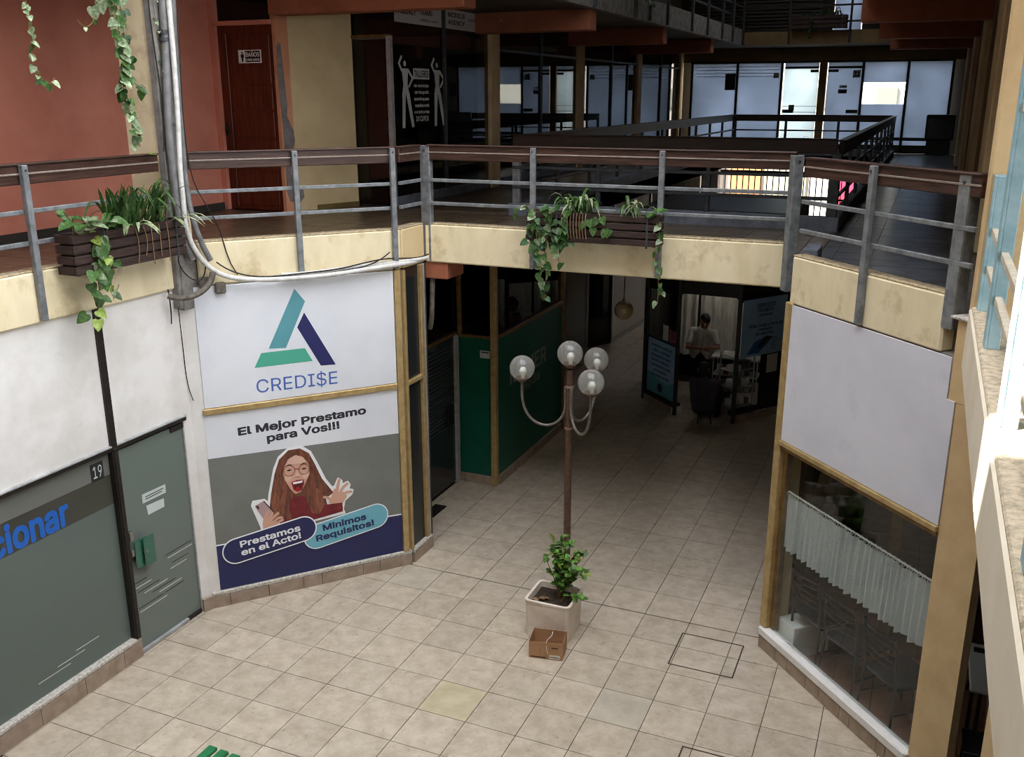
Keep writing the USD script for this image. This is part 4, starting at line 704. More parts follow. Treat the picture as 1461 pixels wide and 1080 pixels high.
for a in (75, -165, -45):
    c, s = math.cos(math.radians(a)), math.sin(math.radians(a)); R = .46
    prof = [(.036, 2.27), (.036, 2.12), (.05, 2.0), (.10, 1.92), (.19, 1.87), (.28, 1.875), (.38, 1.94), (.44, 2.05), (R, 2.18), (R, 2.31)]
    part(sl, 'arm', tube(spline([(lx + c * q, ly + s * q, z) for q, z in prof], 5), .014, 10), 'lamp_arm', smooth=50); globe(sl, lx + c * R, ly + s * R, 2.44)
pl = thing('pendant_lamp', 'amber glass globe lamp hanging under the bridge on a cord', 'pendant lamp', (.77, 4.2, 2.4))
part(pl, 'cord', tube([(.77, 4.2, 2.66), (.775, 4.2, 3.28)], .006, 6), 'cable'); part(pl, 'cap', lathe([(0, .14), (.015, .14), (.02, .11), (.06, .09), (.065, .075), (0, .075)], .77, 4.2, 2.52), 'gold_dark', smooth=40)
g = trimesh.creation.icosphere(3, .112); g.apply_translation((.77, 4.2, 2.52)); part(pl, 'globe', g, 'globe_amber', smooth=True); g = trimesh.creation.icosphere(2, .03); g.apply_translation((.77, 4.2, 2.50)); part(pl, 'bulb', g, 'bulb', smooth=True)

# leaves and plants ----------------------------------------------------------------------
def heart(L):
    """a pointed heart-shaped leaf: stalk end at the origin, tip at (0, L, 0), folded a little along the midrib"""
    o = np.array([(0, .06), (.18, -.04), (.36, .05), (.43, .25), (.36, .5), (.2, .78), (0, 1.0)]) * L
    V = [(0, y, -.05 * L * math.sin(3 * y / L)) for y in (.06 * L, .3 * L, .6 * L, L)]; n0 = 4
    R = [(x, y, .10 * L * (x / (.43 * L)) - .16 * L * (y / L) ** 2) for x, y in o[1:-1]]; Lf = [(-x, y, z) for x, y, z in R]
    V = [(x, y, z - (.16 * L * (y / L) ** 2 if i < 4 else 0)) for i, (x, y, z) in enumerate(V)] + R + Lf
    f = []
    for o_, s in ((4, 1), (9, -1)):
        a = [(0, o_, o_ + 1), (0, o_ + 1, o_ + 2), (0, o_ + 2, 1), (1, o_ + 2, o_ + 3), (1, o_ + 3, 2), (2, o_ + 3, o_ + 4), (2, o_ + 4, 3)]
        f += a if s > 0 else [(q[0], q[2], q[1]) for q in a]
    return trimesh.Trimesh(np.array(V), np.array(f), process=False)
def oval(L, w=.32):
    y = np.array([0, .2, .45, .7, 1.0]) * L; x = np.array([.02, .8, 1.0, .7, 0]) * w * L
    V = [(0, b, -.25 * b * b / L) for b in y] + [(a, b, .06 * L - .25 * b * b / L) for a, b in zip(x[:4], y[:4])] + [(-a, b, .06 * L - .25 * b * b / L) for a, b in zip(x[:4], y[:4])]
    f = []
    for i in range(3): f += [(i, 5 + i, 6 + i), (i, 6 + i, i + 1), (i, 10 + i, 9 + i), (i, i + 1, 10 + i)]
    f += [(3, 8, 4), (3, 4, 12)]
    return trimesh.Trimesh(np.array(V), np.array(f), process=False)
def orient(me, pos, d, up, roll=0.0):
    d = np.asarray(d, float); d /= np.linalg.norm(d); up = np.asarray(up, float); x = np.cross(d, up); x /= np.linalg.norm(x) + 1e-9; z = np.cross(x, d)
    c, s = math.cos(roll), math.sin(roll); x, z = c * x + s * z, -s * x + c * z
    m = np.eye(4); m[:3, 0] = x; m[:3, 1] = d; m[:3, 2] = z; m[:3, 3] = pos; me = me.copy(); me.apply_transform(m); return me
LEAVES = {}
def leaf(t, kind, L, pos, d, up, mt, name='leaf', roll=0.0):
    me = heart(L) if kind == 'heart' else oval(L, .34); part(t, name, orient(me, pos, d, up, roll), mt, smooth=True)
OUT = np.array([.7, -.7, .1])
def vine(t, pts, n, L, mats, outv=OUT, jitter=.03, first=0.05, heavy=1.0):
    p = spline(pts, 8); part(t, 'stem', tube(p, .0035, 5), 'stem')
    for i in range(n):
        u = first + (1 - first) * (i + rng.random() * .6) / n; q = p[min(int(u * (len(p) - 1)), len(p) - 1)] + np.array([rng.uniform(-1, 1), rng.uniform(-1, 1), rng.uniform(-.6, .3)]) * jitter
        d = np.array([rng.uniform(-.8, .8), rng.uniform(-.8, .8), -rng.uniform(.5, 1.0)]) + outv * .35
        leaf(t, 'heart', L * rng.uniform(.7, 1.2) * (heavy if u < .5 else 1), q, d, outv + np.array([0, 0, rng.uniform(.2, .9)]), rng.choice(mats), roll=rng.uniform(-.5, .5))
OL = np.array([.8, -.6, .2])
v = thing('hanging_vine', 'long thin variegated vine hanging in front of the salmon wall, leftmost', 'vine', (-2.1, -1.19, 5.05))
vine(v, [(-2.1, -1.2, 6.2), (-2.1, -1.2, 5.61), (-2.1, -1.19, 5.43), (-2.1, -1.2, 5.24), (-2.1, -1.18, 5.12), (-2.1, -1.09, 5.05), (-2.1, -1.04, 5.09)], 36, .06, ['leaf_pale', 'leaf_pale', 'leaf_green'], OL, .012)
v = thing('hanging_vine', 'short vine of three pale leaves hanging between the two longer vines', 'vine', (-2.1, -.6, 5.45))
vine(v, [(-2.1, -.59, 6.2), (-2.1, -.57, 5.75), (-2.1, -.58, 5.55), (-2.1, -.66, 5.47), (-2.1, -.76, 5.51)], 3, .05, ['leaf_pale', 'leaf_green'], OL, .01, .6)
for yz in ((-.52, 5.63), (-.6, 5.58)): leaf(v, 'heart', .11, (-2.1, yz[0], yz[1] + .04), (.1, .2, -1), OL, 'leaf_pale')
v = thing('hanging_vine', 'dense variegated vine hanging beside the cream side of the corner column', 'vine', (-2.1, -.34, 4.58))
vine(v, [(-2.1, -.37, 6.2), (-2.1, -.37, 5.68), (-2.1, -.36, 5.48), (-2.1, -.34, 5.29), (-2.1, -.36, 5.13), (-2.1, -.34, 4.94), (-2.1, -.31, 4.72), (-2.1, -.26, 4.56)], 64, .085, ['leaf_pale', 'leaf_green', 'leaf_dark', 'leaf_pale'], OL, .03)
vine(v, [(-2.12, -.3, 6.2), (-2.12, -.29, 5.6), (-2.1, -.3, 5.37), (-2.1, -.29, 5.2), (-2.1, -.25, 5.07), (-2.1, -.13, 5.03)], 26, .085, ['leaf_pale', 'leaf_green', 'leaf_dark'], OL, .04)
single('leaf_litter', [orient(heart(.07), (-2.2 + .05 * k, -.06 - .05 * k, 4.49), (rng.uniform(-1, 1), 1, .05), (0, 0, 1)) for k in range(3)], 'leaf_lime', 'few yellow green leaves lying on the left handrail end', 'leaves', smooth=True)
v = thing('creeping_vine', 'thin dark creeper climbing the grey face of the corner column', 'vine', (-2.18, .12, 5.1))
vine(v, [(-2.18, .13, 6.2), (-2.18, .14, 5.72), (-2.18, .16, 5.51), (-2.18, .18, 5.28), (-2.18, .15, 5.11)], 12, .03, ['leaf_dark', 'leaf_pale'], OL, .03)
def blade(t, c, az, L, rise, mt, w=.022, spread=.62):
    n = 6; u = np.linspace(0, 1, n); h = np.array([math.cos(az), math.sin(az)]); out = L * spread * u; z = rise * L * (u * 1.7 - 1.9 * u * u * (1.15 - rise * .35)) if spread > .5 else L * (u - .22 * u ** 3)
    P = np.column_stack([c[0] + h[0] * out, c[1] + h[1] * out, c[2] + z]); s = np.array([-h[1], h[0], 0]); W = w * np.sin(np.pi * (u * .92 + .08)) ** .7
    V = np.vstack([P - s * W[:, None], P - [0, 0, .004], P + s * W[:, None]]); f = []
    for i in range(n - 1): f += [(i, n + i, n + i + 1), (i, n + i + 1, i + 1), (n + i, 2 * n + i, 2 * n + i + 1), (n + i, 2 * n + i + 1, n + i + 1)]
    part(t, 'blade', trimesh.Trimesh(V, np.array(f), process=False), mt, smooth=True)
def slat_box(name, fr, s0, s1, n0, n1, z0, z1, label, rows=4):
    t = thing(name, label, 'planter', fr.p((s0 + s1) / 2, (n0 + n1) / 2, z0)); h = (z1 - z0) / rows
    for k in range(rows):
        a, b = z0 + k * h + .008, z0 + (k + 1) * h - .008
        part(t, 'slat', fr.bev(s0, s1, n1 - .022, n1, a, b, .004), 'slat'); part(t, 'slat', fr.bev(s0, s1, n0, n0 + .022, a, b, .004), 'slat')
        part(t, 'slat', fr.bev(s0, s0 + .022, n0 + .025, n1 - .025, a, b, .004), 'slat'); part(t, 'slat', fr.bev(s1 - .022, s1, n0 + .025, n1 - .025, a, b, .004), 'slat')
    for s in (s0 + .03, s1 - .06): part(t, 'batten', fr.bev(s, s + .03, n1 - .045, n1 - .023, z0, z1, .003), 'slat'); part(t, 'batten', fr.bev(s, s + .03, n0 + .023, n0 + .045, z0, z1, .003), 'slat')
    part(t, 'soil', fr.box(s0 + .03, s1 - .03, n0 + .03, n1 - .03, z0 + .02, z1 - .03), 'soil')
    for s in (s0 + .3, s1 - .12): part(t, 'strap', fr.bev(s, s + .02, n1, n1 + .006, z0 - .01, z1 + .02, .002), 'steel_dark')
    return t
slat_box('planter_box', LR, -1.16, .06, .055, .25, 3.625, 3.95, 'brown slatted planter box on the left railing')
slat_box('planter_box', FY(2.33), .39, 1.70, .055, .25, 3.61, 3.90, 'brown slatted planter box on the bridge railing')
sp = thing('spider_plant', 'large clump of long green blades in the left planter box', 'plant', (-2.1, -.35, 3.93))
for k in range(100):
    c = (-2.1 + rng.uniform(-.05, .06), rng.uniform(-.72, -.08), 3.93); az = rng.uniform(-2.6, 1.9)
    blade(sp, c, az, rng.uniform(.26, .46) if k % 5 else rng.uniform(.4, .6), rng.uniform(.7, 1.3), rng.choice(['blade_green', 'blade_green', 'blade_green', 'leaf_dark']), .017, rng.uniform(.15, .48) if k % 5 else .62)
for k in range(14): blade(sp, (-2.03, rng.uniform(-.6, .12), 3.93), rng.uniform(-1.2, .4), rng.uniform(.3, .5), rng.uniform(.15, .4), 'blade_pale', .015)
for k in range(5): part(sp, 'root', tube(spline([(-2.0, -.52 + .09 * k, 3.93), (-1.985, -.52 + .09 * k + rng.uniform(-.02, .02), 3.78), (-1.99, -.53 + .09 * k, 3.6 + rng.uniform(0, .1))], 4), .004, 5), 'root')
v = thing('pothos', 'trailing pothos spilling over the left end of the left planter box', 'plant', (-2.05, -.95, 3.3))
vine(v, [(-2.06, -.95, 3.94), (-1.99, -.95, 3.9), (-1.97, -.96, 3.75), (-1.98, -.98, 3.6), (-1.99, -.98, 3.45), (-2.0, -1.0, 3.35), (-2.0, -1.06, 3.24)], 22, .095, ['leaf_green', 'leaf_pale', 'leaf_green', 'leaf_lime'], OL, .06, .0, 1.2)
vine(v, [(-2.06, -.9, 3.94), (-1.98, -.9, 3.88), (-1.97, -.88, 3.7), (-1.98, -.86, 3.55), (-1.99, -.83, 3.45), (-2.0, -.76, 3.5)], 16, .09, ['leaf_green', 'leaf_lime', 'leaf_pale'], OL, .05, .0, 1.2)
for k in range(14): leaf(v, 'heart', rng.uniform(.09, .14), (-2.0 + rng.uniform(-.06, .05), -1.12 + .03 * k, 3.97 + rng.uniform(-.02, .09)), (rng.uniform(-.3, .8), rng.uniform(-.8, .3), rng.uniform(-.2, .3)), (.3, -.3, 1), rng.choice(['leaf_pale', 'leaf_green']))
v2 = thing('sprig', 'small thin sprig standing at the left end of the left planter box', 'plant', (-2.1, -1.08, 3.93)); part(v2, 'stem', tube(spline([(-2.1, -1.06, 3.93), (-2.1, -1.07, 4.05), (-2.1, -1.12, 4.12)], 4), .004, 5), 'stem')
for k in range(4): leaf(v2, 'heart', .07, (-2.1, -1.07 - .015 * k, 4.0 + .035 * k), (rng.uniform(-1, 1), rng.uniform(-1, 1), .4), (.5, -.5, .6), 'leaf_green')
OB = np.array([0, -1, .25])
v = thing('pothos', 'bushy pothos trailing from the left half of the bridge planter box', 'plant', (.55, 2.1, 3.1))
for k in range(64):
    q = (rng.uniform(.40, .86), rng.uniform(2.03, 2.16), rng.uniform(3.58, 3.98)); leaf(v, 'heart', rng.uniform(.07, .11), q, (rng.uniform(-.8, .8), -.5, -rng.uniform(.3, 1)), OB + [0, 0, rng.uniform(.1, .7)], rng.choice(['leaf_green', 'leaf_dark', 'leaf_green', 'leaf_dark']), roll=rng.uniform(-.5, .5))
for pts, n in (([(.47, 2.1, 3.9), (.5, 2.05, 3.77), (.52, 2.05, 3.5), (.55, 2.05, 3.3), (.6, 2.05, 3.12), (.58, 2.05, 3.03)], 20), ([(.6, 2.1, 3.9), (.62, 2.05, 3.7), (.6, 2.05, 3.5), (.61, 2.05, 3.3), (.57, 2.05, 3.14)], 10), ([(.75, 2.1, 3.9), (.74, 2.05, 3.7), (.73, 2.05, 3.5), (.76, 2.05, 3.36)], 6)): vine(v, pts, n, .085, ['leaf_green', 'leaf_dark', 'leaf_pale'], OB, .03)
vine(v, [(.45, 2.1, 3.95), (.36, 2.08, 3.93), (.27, 2.07, 3.86)], 5, .07, ['leaf_green', 'leaf_pale'], OB, .03)
v = thing('spider_plant', 'variegated spider plant in the middle of the bridge planter box', 'plant', (.9, 2.15, 3.88))
for k in range(46): blade(v, (.9 + rng.uniform(-.1, .12), 2.14 + rng.uniform(-.04, .04), 3.88), rng.uniform(-3.1, 3.1), rng.uniform(.22, .42), rng.uniform(.6, 1.35), rng.choice(['blade_green', 'blade_pale', 'blade_green']), .016)
for k in range(7): part(v, 'root', tube(spline([(.82 + .03 * k, 2.07, 3.9), (.82 + .03 * k, 2.05, 3.78), (.83 + .03 * k, 2.06, 3.66)], 4), .005, 5), 'dry')
for k in range(7): leaf(v, 'heart', .09, (1.0 + .04 * k, 2.06, 3.8 + rng.uniform(-.05, .1)), (rng.uniform(-.5, .5), -.4, -.8), OB, 'leaf_green')
v = thing('spider_plant', 'small sparse spider plant at the right end of the bridge planter box', 'plant', (1.45, 2.15, 3.88))
for k in range(18): blade(v, (1.44 + rng.uniform(-.1, .1), 2.14, 3.88), rng.uniform(-3.1, 3.1), rng.uniform(.2, .36), rng.uniform(.5, 1.2), rng.choice(['blade_green', 'blade_pale']), .014)
v = thing('pothos', 'thin pothos strand hanging from the right corner of the bridge planter box', 'plant', (1.7, 2.1, 3.08))
vine(v, [(1.66, 2.12, 3.9), (1.71, 2.06, 3.77), (1.71, 2.05, 3.45), (1.73, 2.05, 3.22), (1.71, 2.05, 3.07)], 13, .07, ['leaf_pale', 'leaf_green'], OB, .03)
for k in range(6): leaf(v, 'heart', .08, (1.6 + .03 * k, 2.1, 3.93 + rng.uniform(-.02, .05)), (rng.uniform(-.6, .6), -.6, -.2), (0, -.3, 1), 'leaf_green')
v = thing('hanging_vine', 'small dark plant hanging over the second floor edge left of the hall', 'vine', (-.55, 9.5, 6.4))
vine(v, [(-.58, 9.4, 7.0), (-.55, 9.45, 6.6), (-.54, 9.5, 6.35)], 14, .13, ['leaf_dark', 'leaf_green'], np.array([.8, -.6, .1]), .12)
for k in range(16): blade(v, (-.56, 9.2 + rng.uniform(-.2, .2), 6.75), rng.uniform(-2, 1), .5, .5, 'blade_pale', .015)
slat_box('planter_box', FY(18.4), .55, 1.78, .05, .3, 6.45, 6.75, 'dark planter box on the far second floor railing', 3)
v = thing('hanging_vine', 'dark plant in the far second floor planter box', 'vine', (1.1, 18.2, 6.2))
for k in range(30): blade(v, (rng.uniform(.65, 1.7), 18.22, 6.72), rng.uniform(-3, 3), rng.uniform(.2, .35), rng.uniform(.6, 1.2), 'leaf_dark', .02)
vine(v, [(1.0, 18.1, 6.72), (.98, 18.06, 6.4), (1.0, 18.06, 6.22)], 8, .08, ['leaf_dark'], OB, .03)
v = thing('potted_plant', 'small dark plant on the floor by the far hall railing', 'plant', (.85, 18.7, 3.55)); part(v, 'pot', lathe([(0, 0), (.1, 0), (.13, .2), (.11, .2), (0, .17)], .85, 18.75, 3.55), 'pot')
for k in range(16): blade(v, (.85, 18.75, 3.73), rng.uniform(-3, 3), rng.uniform(.3, .45), rng.uniform(.6, 1.2), 'leaf_dark', .022)

# planter with bush, carton, bench, hatches -----------------------------------------------
def rsq(x0, x1, y0, y1, r, n=5): return sbox(x0 + r, y0 + r, x1 - r, y1 - r).buffer(r, quad_segs=n)
def loft(rings):
    """rings: (polygon coords n x 2, z): a closed skin through them, bottom and top left open unless they shrink"""
    n = len(rings[0][0]); V = np.vstack([np.column_stack([c, np.full(n, z)]) for c, z in rings]); f = []
    for k in range(len(rings) - 1):
        for i in range(n): a, b, c, d = k * n + i, k * n + (i + 1) % n, (k + 1) * n + (i + 1) % n, (k + 1) * n + i; f += [(a, b, c), (a, c, d)]
    for k, rev in ((0, True), (len(rings) - 1, False)):
        V = np.vstack([V, [*np.mean(rings[k][0], 0), rings[k][1]]]); m_ = len(V) - 1
        for i in range(n): a, b = k * n + i, k * n + (i + 1) % n; f.append((b, a, m_) if rev else (a, b, m_))
    return trimesh.Trimesh(V, np.array(f), process=False)
def ring(x0, x1, y0, y1, r): return np.array(rsq(x0, x1, y0, y1, r).exterior.coords)[:-1][::-1] * 1.0
def ringc(cx, cy, hx, hy, r): c = ring(cx - hx, cx + hx, cy - hy, cy + hy, r); return c[::-1]
pt = thing('planter_pot', 'square cream planter pot of chipped plastic standing before the street lamp', 'planter', (1.065, 1.165, 0))
cx, cy = 1.065, 1.165
part(pt, 'body', loft([(ringc(cx, cy, .205, .19, .03), 0.0), (ringc(cx, cy, .21, .195, .035), .03), (ringc(cx, cy, .225, .21, .045), .36), (ringc(cx, cy, .232, .217, .05), .37), (ringc(cx, cy, .232, .217, .05), .39), (ringc(cx, cy, .225, .21, .045), .395), (ringc(cx, cy, .205, .19, .035), .39), (ringc(cx, cy, .195, .18, .03), .32)]), 'pot', smooth=40)
s_ = loft([(ringc(cx, cy, .193, .178, .03), .30), (ringc(cx, cy, .193, .178, .03), .335)]).subdivide().subdivide(); s_.vertices[:, 2] += (meshkit.noise(s_.vertices * 25) - .5) * .03; part(pt, 'soil', s_, 'soil')
for k in range(6): part(pt, 'dry_leaf', orient(oval(.06), (cx - .14 + rng.uniform(-.02, .1), cy - .1 + rng.uniform(-.05, .1), .35), (rng.uniform(-1, 1), rng.uniform(-1, 1), .1), (0, 0, 1)), 'dry')
bu = thing('shrub', 'leafy green shrub growing in the square cream pot', 'plant', (cx, cy, .33))
tips = []
for k in range(22):
    a = rng.uniform(0, 2 * math.pi); r = rng.uniform(.05, .22); h = rng.uniform(.28, .62)
    b = np.array([cx + .07 + rng.uniform(-.03, .03), cy + .03, .33]); e_ = np.array([cx + .06 + r * math.cos(a), cy + .05 + r * math.sin(a), .33 + h - r * .5]); tips.append((b, e_))
tips += [(np.array([cx + .05, cy, .35]), np.array([cx + .32, cy + .12, .66])), (np.array([cx + .05, cy, .35]), np.array([cx + .30, cy + .02, .70])), (np.array([cx + .08, cy - .05, .34]), np.array([cx + .33, cy - .10, .44])), (np.array([cx + .05, cy, .35]), np.array([cx + .26, cy + .1, .78])), (np.array([cx + .05, cy, .35]), np.array([cx - .05, cy + .1, .95])), (np.array([cx + .05, cy, .35]), np.array([cx + .02, cy + .12, 1.0]))]
for b, e_ in tips:
    mid = (b + e_) / 2 + np.array([rng.uniform(-.03, .03), rng.uniform(-.03, .03), .06]); c_ = spline([b, mid, e_], 6); part(bu, 'stem', tube(c_, [.006 - .004 * i / (len(c_) - 1) for i in range(len(c_))], 5), 'stem')
    for i in range(12):
        q = c_[rng.randrange(len(c_) // 3, len(c_))]; d = np.array([rng.uniform(-1, 1), rng.uniform(-1, 1), rng.uniform(-.3, .8)])
        leaf(bu, 'oval', rng.uniform(.055, .09), q, d, (rng.uniform(-.3, .3), rng.uniform(-.5, .1), 1), rng.choice(['leaf_bush', 'leaf_bush', 'leaf_green', 'leaf_lime' if rng.random() < .3 else 'leaf_bush']))
cb = thing('cardboard_box', 'open brown cardboard carton on the floor in front of the cream pot', 'box', (1.17, .77, 0))
K = F(1.023, .635, .31, .058)
part(cb, 'side', K.bev(0, .315, -.004, 0, 0, .17, .001), 'carton'); part(cb, 'side', K.bev(0, .315, -.235, -.231, 0, .17, .001), 'carton'); part(cb, 'side', K.bev(0, .004, -.231, -.004, 0, .17, .001), 'carton'); part(cb, 'side', K.bev(.311, .315, -.231, -.004, 0, .17, .001), 'carton'); part(cb, 'bottom', K.box(.004, .311, -.231, -.004, .001, .005), 'carton_in')
lb_ = part(cb, 'label', K.art([(.19, .01), (.29, .01), (.29, .05), (.19, .05)], .001), 'label_white'); part(cb, 'print', K.art([(.02, .012), (.16, .012), (.16, .022), (.02, .022)], .001), 'carton_ink'); part(cb, 'print', K.art([(.21, .118), (.27, .118), (.27, .128), (.21, .128)], .001), 'carton_ink'); part(lb_, 'print', K.art([(.2, .025), (.28, .025), (.28, .03), (.2, .03)], .0022), 'carton_ink')
part(cb, 'crease', K.art([(.105, .03), (.106, .12), (.108, .12), (.107, .03)], .001), 'carton_ink')
for a, b in (((.02, .03), (.31, .14)), ((.16, .1), (.29, .05)), ((.1, .18), (.28, .12))): part(cb, 'twig', tube([K.p(a[0], -a[1], .05), K.p(b[0], -b[1], .13)], .003, 5), 'dry')
part(cb, 'string', tube(spline([K.p(.18, .003, .06), K.p(.165, .004, .12), K.p(.16, -.01, .155), K.p(.17, -.12, .15), K.p(.18, -.235, .155)], 5), .003, 5), 'pvc')
bn = thing('bench', 'green slatted bench of which only the slat ends show at the bottom edge', 'bench', (-.27, -2.6, 0))
for k in range(4): part(bn, 'slat', bevel(-.42 + .105 * k, -.345 + .105 * k, -3.3, -1.96 - .004 * k, .42, .45, .006), 'bench_green')
for y in (-2.2, -3.05):
    part(bn, 'bearer', bevel(-.40, -.03, y - .03, y + .03, .38, .42, .005), 'bench_green')
    for x in (-.39, -.09): part(bn, 'leg', bevel(x, x + .05, y - .025, y + .025, 0, .38, .005), 'bench_green')
def hatch(x0, x1, y0, y1, label):
    t = thing('drain_cover', label, 'drain cover', ((x0 + x1) / 2, (y0 + y1) / 2, 0)); w = .012
    for b in ((x0, x1, y0, y0 + w), (x0, x1, y1 - w, y1), (x0, x0 + w, y0 + w, y1 - w), (x1 - w, x1, y0 + w, y1 - w)): part(t, 'rim', bevel(*b, .0012, .004, .001), 'joint')
hatch(2.225, 2.815, 1.03, 1.60, 'square tiled drain cover with a dark metal rim near the cafe corner'); hatch(2.62, 3.2, -.62, -.045, 'second tiled drain cover at the bottom edge of the picture')
single('manhole_screw', trimesh.creation.cylinder(.012, .004, transform=trimesh.transformations.translation_matrix((2.05, 4.55, .002))), 'joint', 'tiny dark spot on the passage floor', 'spot') if 0 else None

# cafe furniture ---------------------------------------------------------------------------
cu_ = thing('curtain', 'white lace cafe curtain hanging on rings behind the window', 'curtain', CR.p(1.0, -.07, 1.06))
n, mz = 280, 16; S = np.linspace(.1, 1.9, n); V = []; f = []
for k in range(mz):
    u = k / (mz - 1)
    for i, s in enumerate(S):
        hem = .03 * abs(math.sin(s * 21)) + .025 * meshkit.noise(np.array([[s * 3, 0, 0]]))[0]; z = 1.575 - u * (.50 + hem)
        amp = .012 + .014 * u; V.append(CR.p(s + .004 * math.sin(s * 71 + 3 * u), -.075 + amp * math.sin(s * 95 + 2 * math.sin(s * 9) + u) + .006 * math.sin(s * 33), z))
for k in range(mz - 1):
    for i in range(n - 1): a = k * n + i; f += [(a, a + 1, a + n + 1), (a, a + n + 1, a + n)]
part(cu_, 'cloth', trimesh.Trimesh(np.array(V), np.array(f), process=False), 'lace', smooth=True)
part(cu_, 'rod', tube([CR.p(.1, -.075, 1.6), CR.p(1.9, -.075, 1.6)], .008, 8), 'ring')
for i in range(34):
    s = .13 + 1.75 * i / 33; a = np.linspace(0, 2 * np.pi, 13); part(cu_, 'ring', tube([CR.p(s + .003 * math.sin(q), -.075 + .016 * math.cos(q), 1.59 + .019 * math.sin(q)) for q in a], .0045, 5), 'ring')
def chair_parts(t):
    """back at y = 0, seat towards +y"""
    W = .19
    for sx in (-1, 1):
        part(t, 'leg', tube(spline([(sx * (W + .02), -.03, 0), (sx * W, .0, .42), (sx * W, -.01, .6), (sx * (W - .01), -.05, .9)], 5), .011, 8), 'chair_metal', smooth=50)
        part(t, 'leg', tube(spline([(sx * (W + .01), .43, 0), (sx * W, .40, .25), (sx * W, .39, .44)], 4), .011, 8), 'chair_metal', smooth=50)
    for k in range(5):
        z = .62 + .065 * k; yb = -.01 - .04 * (z - .6) / .3; part(t, 'slat', tube(spline([(-W, yb, z), (-.1, yb - .025, z), (0, yb - .035, z), (.1, yb - .025, z), (W, yb, z)], 4), .006 if k < 4 else .010, 6), 'chair_metal', smooth=50)
    part(t, 'seat', loft([(ringc(0, .2, .19, .2, .06), .435), (ringc(0, .2, .2, .21, .07), .445), (ringc(0, .2, .2, .21, .07), .462), (ringc(0, .2, .185, .195, .06), .475)]), 'chair_seat', smooth=40)
    for y in (0.02, .39): part(t, 'frame_bar', tube([(-W, y, .43), (W, y, .43)], .009, 6), 'chair_metal')
    for sx in (-1, 1): part(t, 'stretcher', tube([(sx * W, .0, .2), (sx * W, .41, .2)], .007, 6), 'chair_metal'); part(t, 'frame_bar', tube([(sx * W, 0, .43), (sx * W, .39, .43)], .009, 6), 'chair_metal')
A_ = -47.1
c0 = CR.p(.40, -.17, .025); ch0 = thing('cafe_chair', 'dark metal cafe chair nearest the gold window post, back to the glass', 'chair', (0, 0, 0), group=None, rotz=A_)
chair_parts(ch0); ch0.prim.GetAttribute('xformOp:translate').Set(Gf.Vec3d(*map(float, c0)))
copy(ch0, CR.p(.87, -.17, .025), A_ + 4, 'middle one of three dark metal cafe chairs behind the window'); copy(ch0, CR.p(1.36, -.17, .025), A_ - 2, 'dark metal cafe chair nearest the buff pier, under the low end of the curtain')
copy(ch0, (5.1, 1.9, .025), 150, 'dark metal cafe chair farther inside the cafe, behind the row of three')
tb = thing('cafe_table', 'white cafe table with a draped grey cloth beyond the buff pier', 'table', (5.0, .5, .02))
part(tb, 'top', bevel(4.62, 5.35, .45, 1.15, .72, .75, .01), 'table_white')
for x, y in ((4.7, .53), (5.27, .53), (4.7, 1.07), (5.27, 1.07)): part(tb, 'leg', tube([(x, y, .02), (x, y, .72)], .016, 8), 'chair_metal')
single('remote_control', bevel(4.66, 4.83, 1.0, 1.05, .751, .772, .005), 'kiosk_black', 'black remote control lying on the white cafe table', 'remote control')
gr_ = np.linspace(0, 1, 24); V = []; f = []
for i, u in enumerate(gr_):
    for k in range(8): w_ = k / 7; V.append((4.73 + .5 * u, -.1 + .1 * math.sin(7 * u) + .5 * (1 - w_) - .15 * w_ + .02 * math.sin(40 * u) * w_, .76 - .7 * w_))
for i in range(23):
    for k in range(7): a = i * 8 + k; f += [(a, a + 8, a + 9), (a, a + 9, a + 1)]
single('tablecloth', trimesh.Trimesh(np.array(V), np.array(f), process=False), 'cloth_grey', 'grey cloth hanging down in the bay beyond the buff pier', 'cloth', smooth=True)
wheel = thing('trolley', 'small dark trolley with castors behind the buff pier', 'trolley', (4.75, .3, .02)); part(wheel, 'tray', bevel(4.6, 4.85, .1, .4, .12, .15, .006), 'chair_metal'); part(wheel, 'tray', bevel(4.6, 4.85, .1, .4, .42, .45, .006), 'chair_metal')
for x in (4.62, 4.83):
    for y in (.13, .37): part(wheel, 'leg', tube([(x, y, .06), (x, y, .45)], .009, 6), 'chair_metal'); part(wheel, 'castor', trimesh.creation.torus(.025, .009, 14, 8, transform=trimesh.transformations.translation_matrix((x, y, .055)) @ trimesh.transformations.rotation_matrix(np.pi / 2, [0, 1, 0])), 'chrome')
for k, (x, z, w_, h_) in enumerate(((4.3, 1.7, .35, .3), (5.2, 1.75, .3, .4), (6.2, 1.6, .5, .35))): single('picture_frame', FY(5.89).bev(x, x + w_, .0, .02, z, z + h_, .005), 'decal_dark', ['dark picture left on the cafe back wall', 'dark picture in the middle of the cafe back wall', 'dark picture right on the cafe back wall'][k], 'picture')

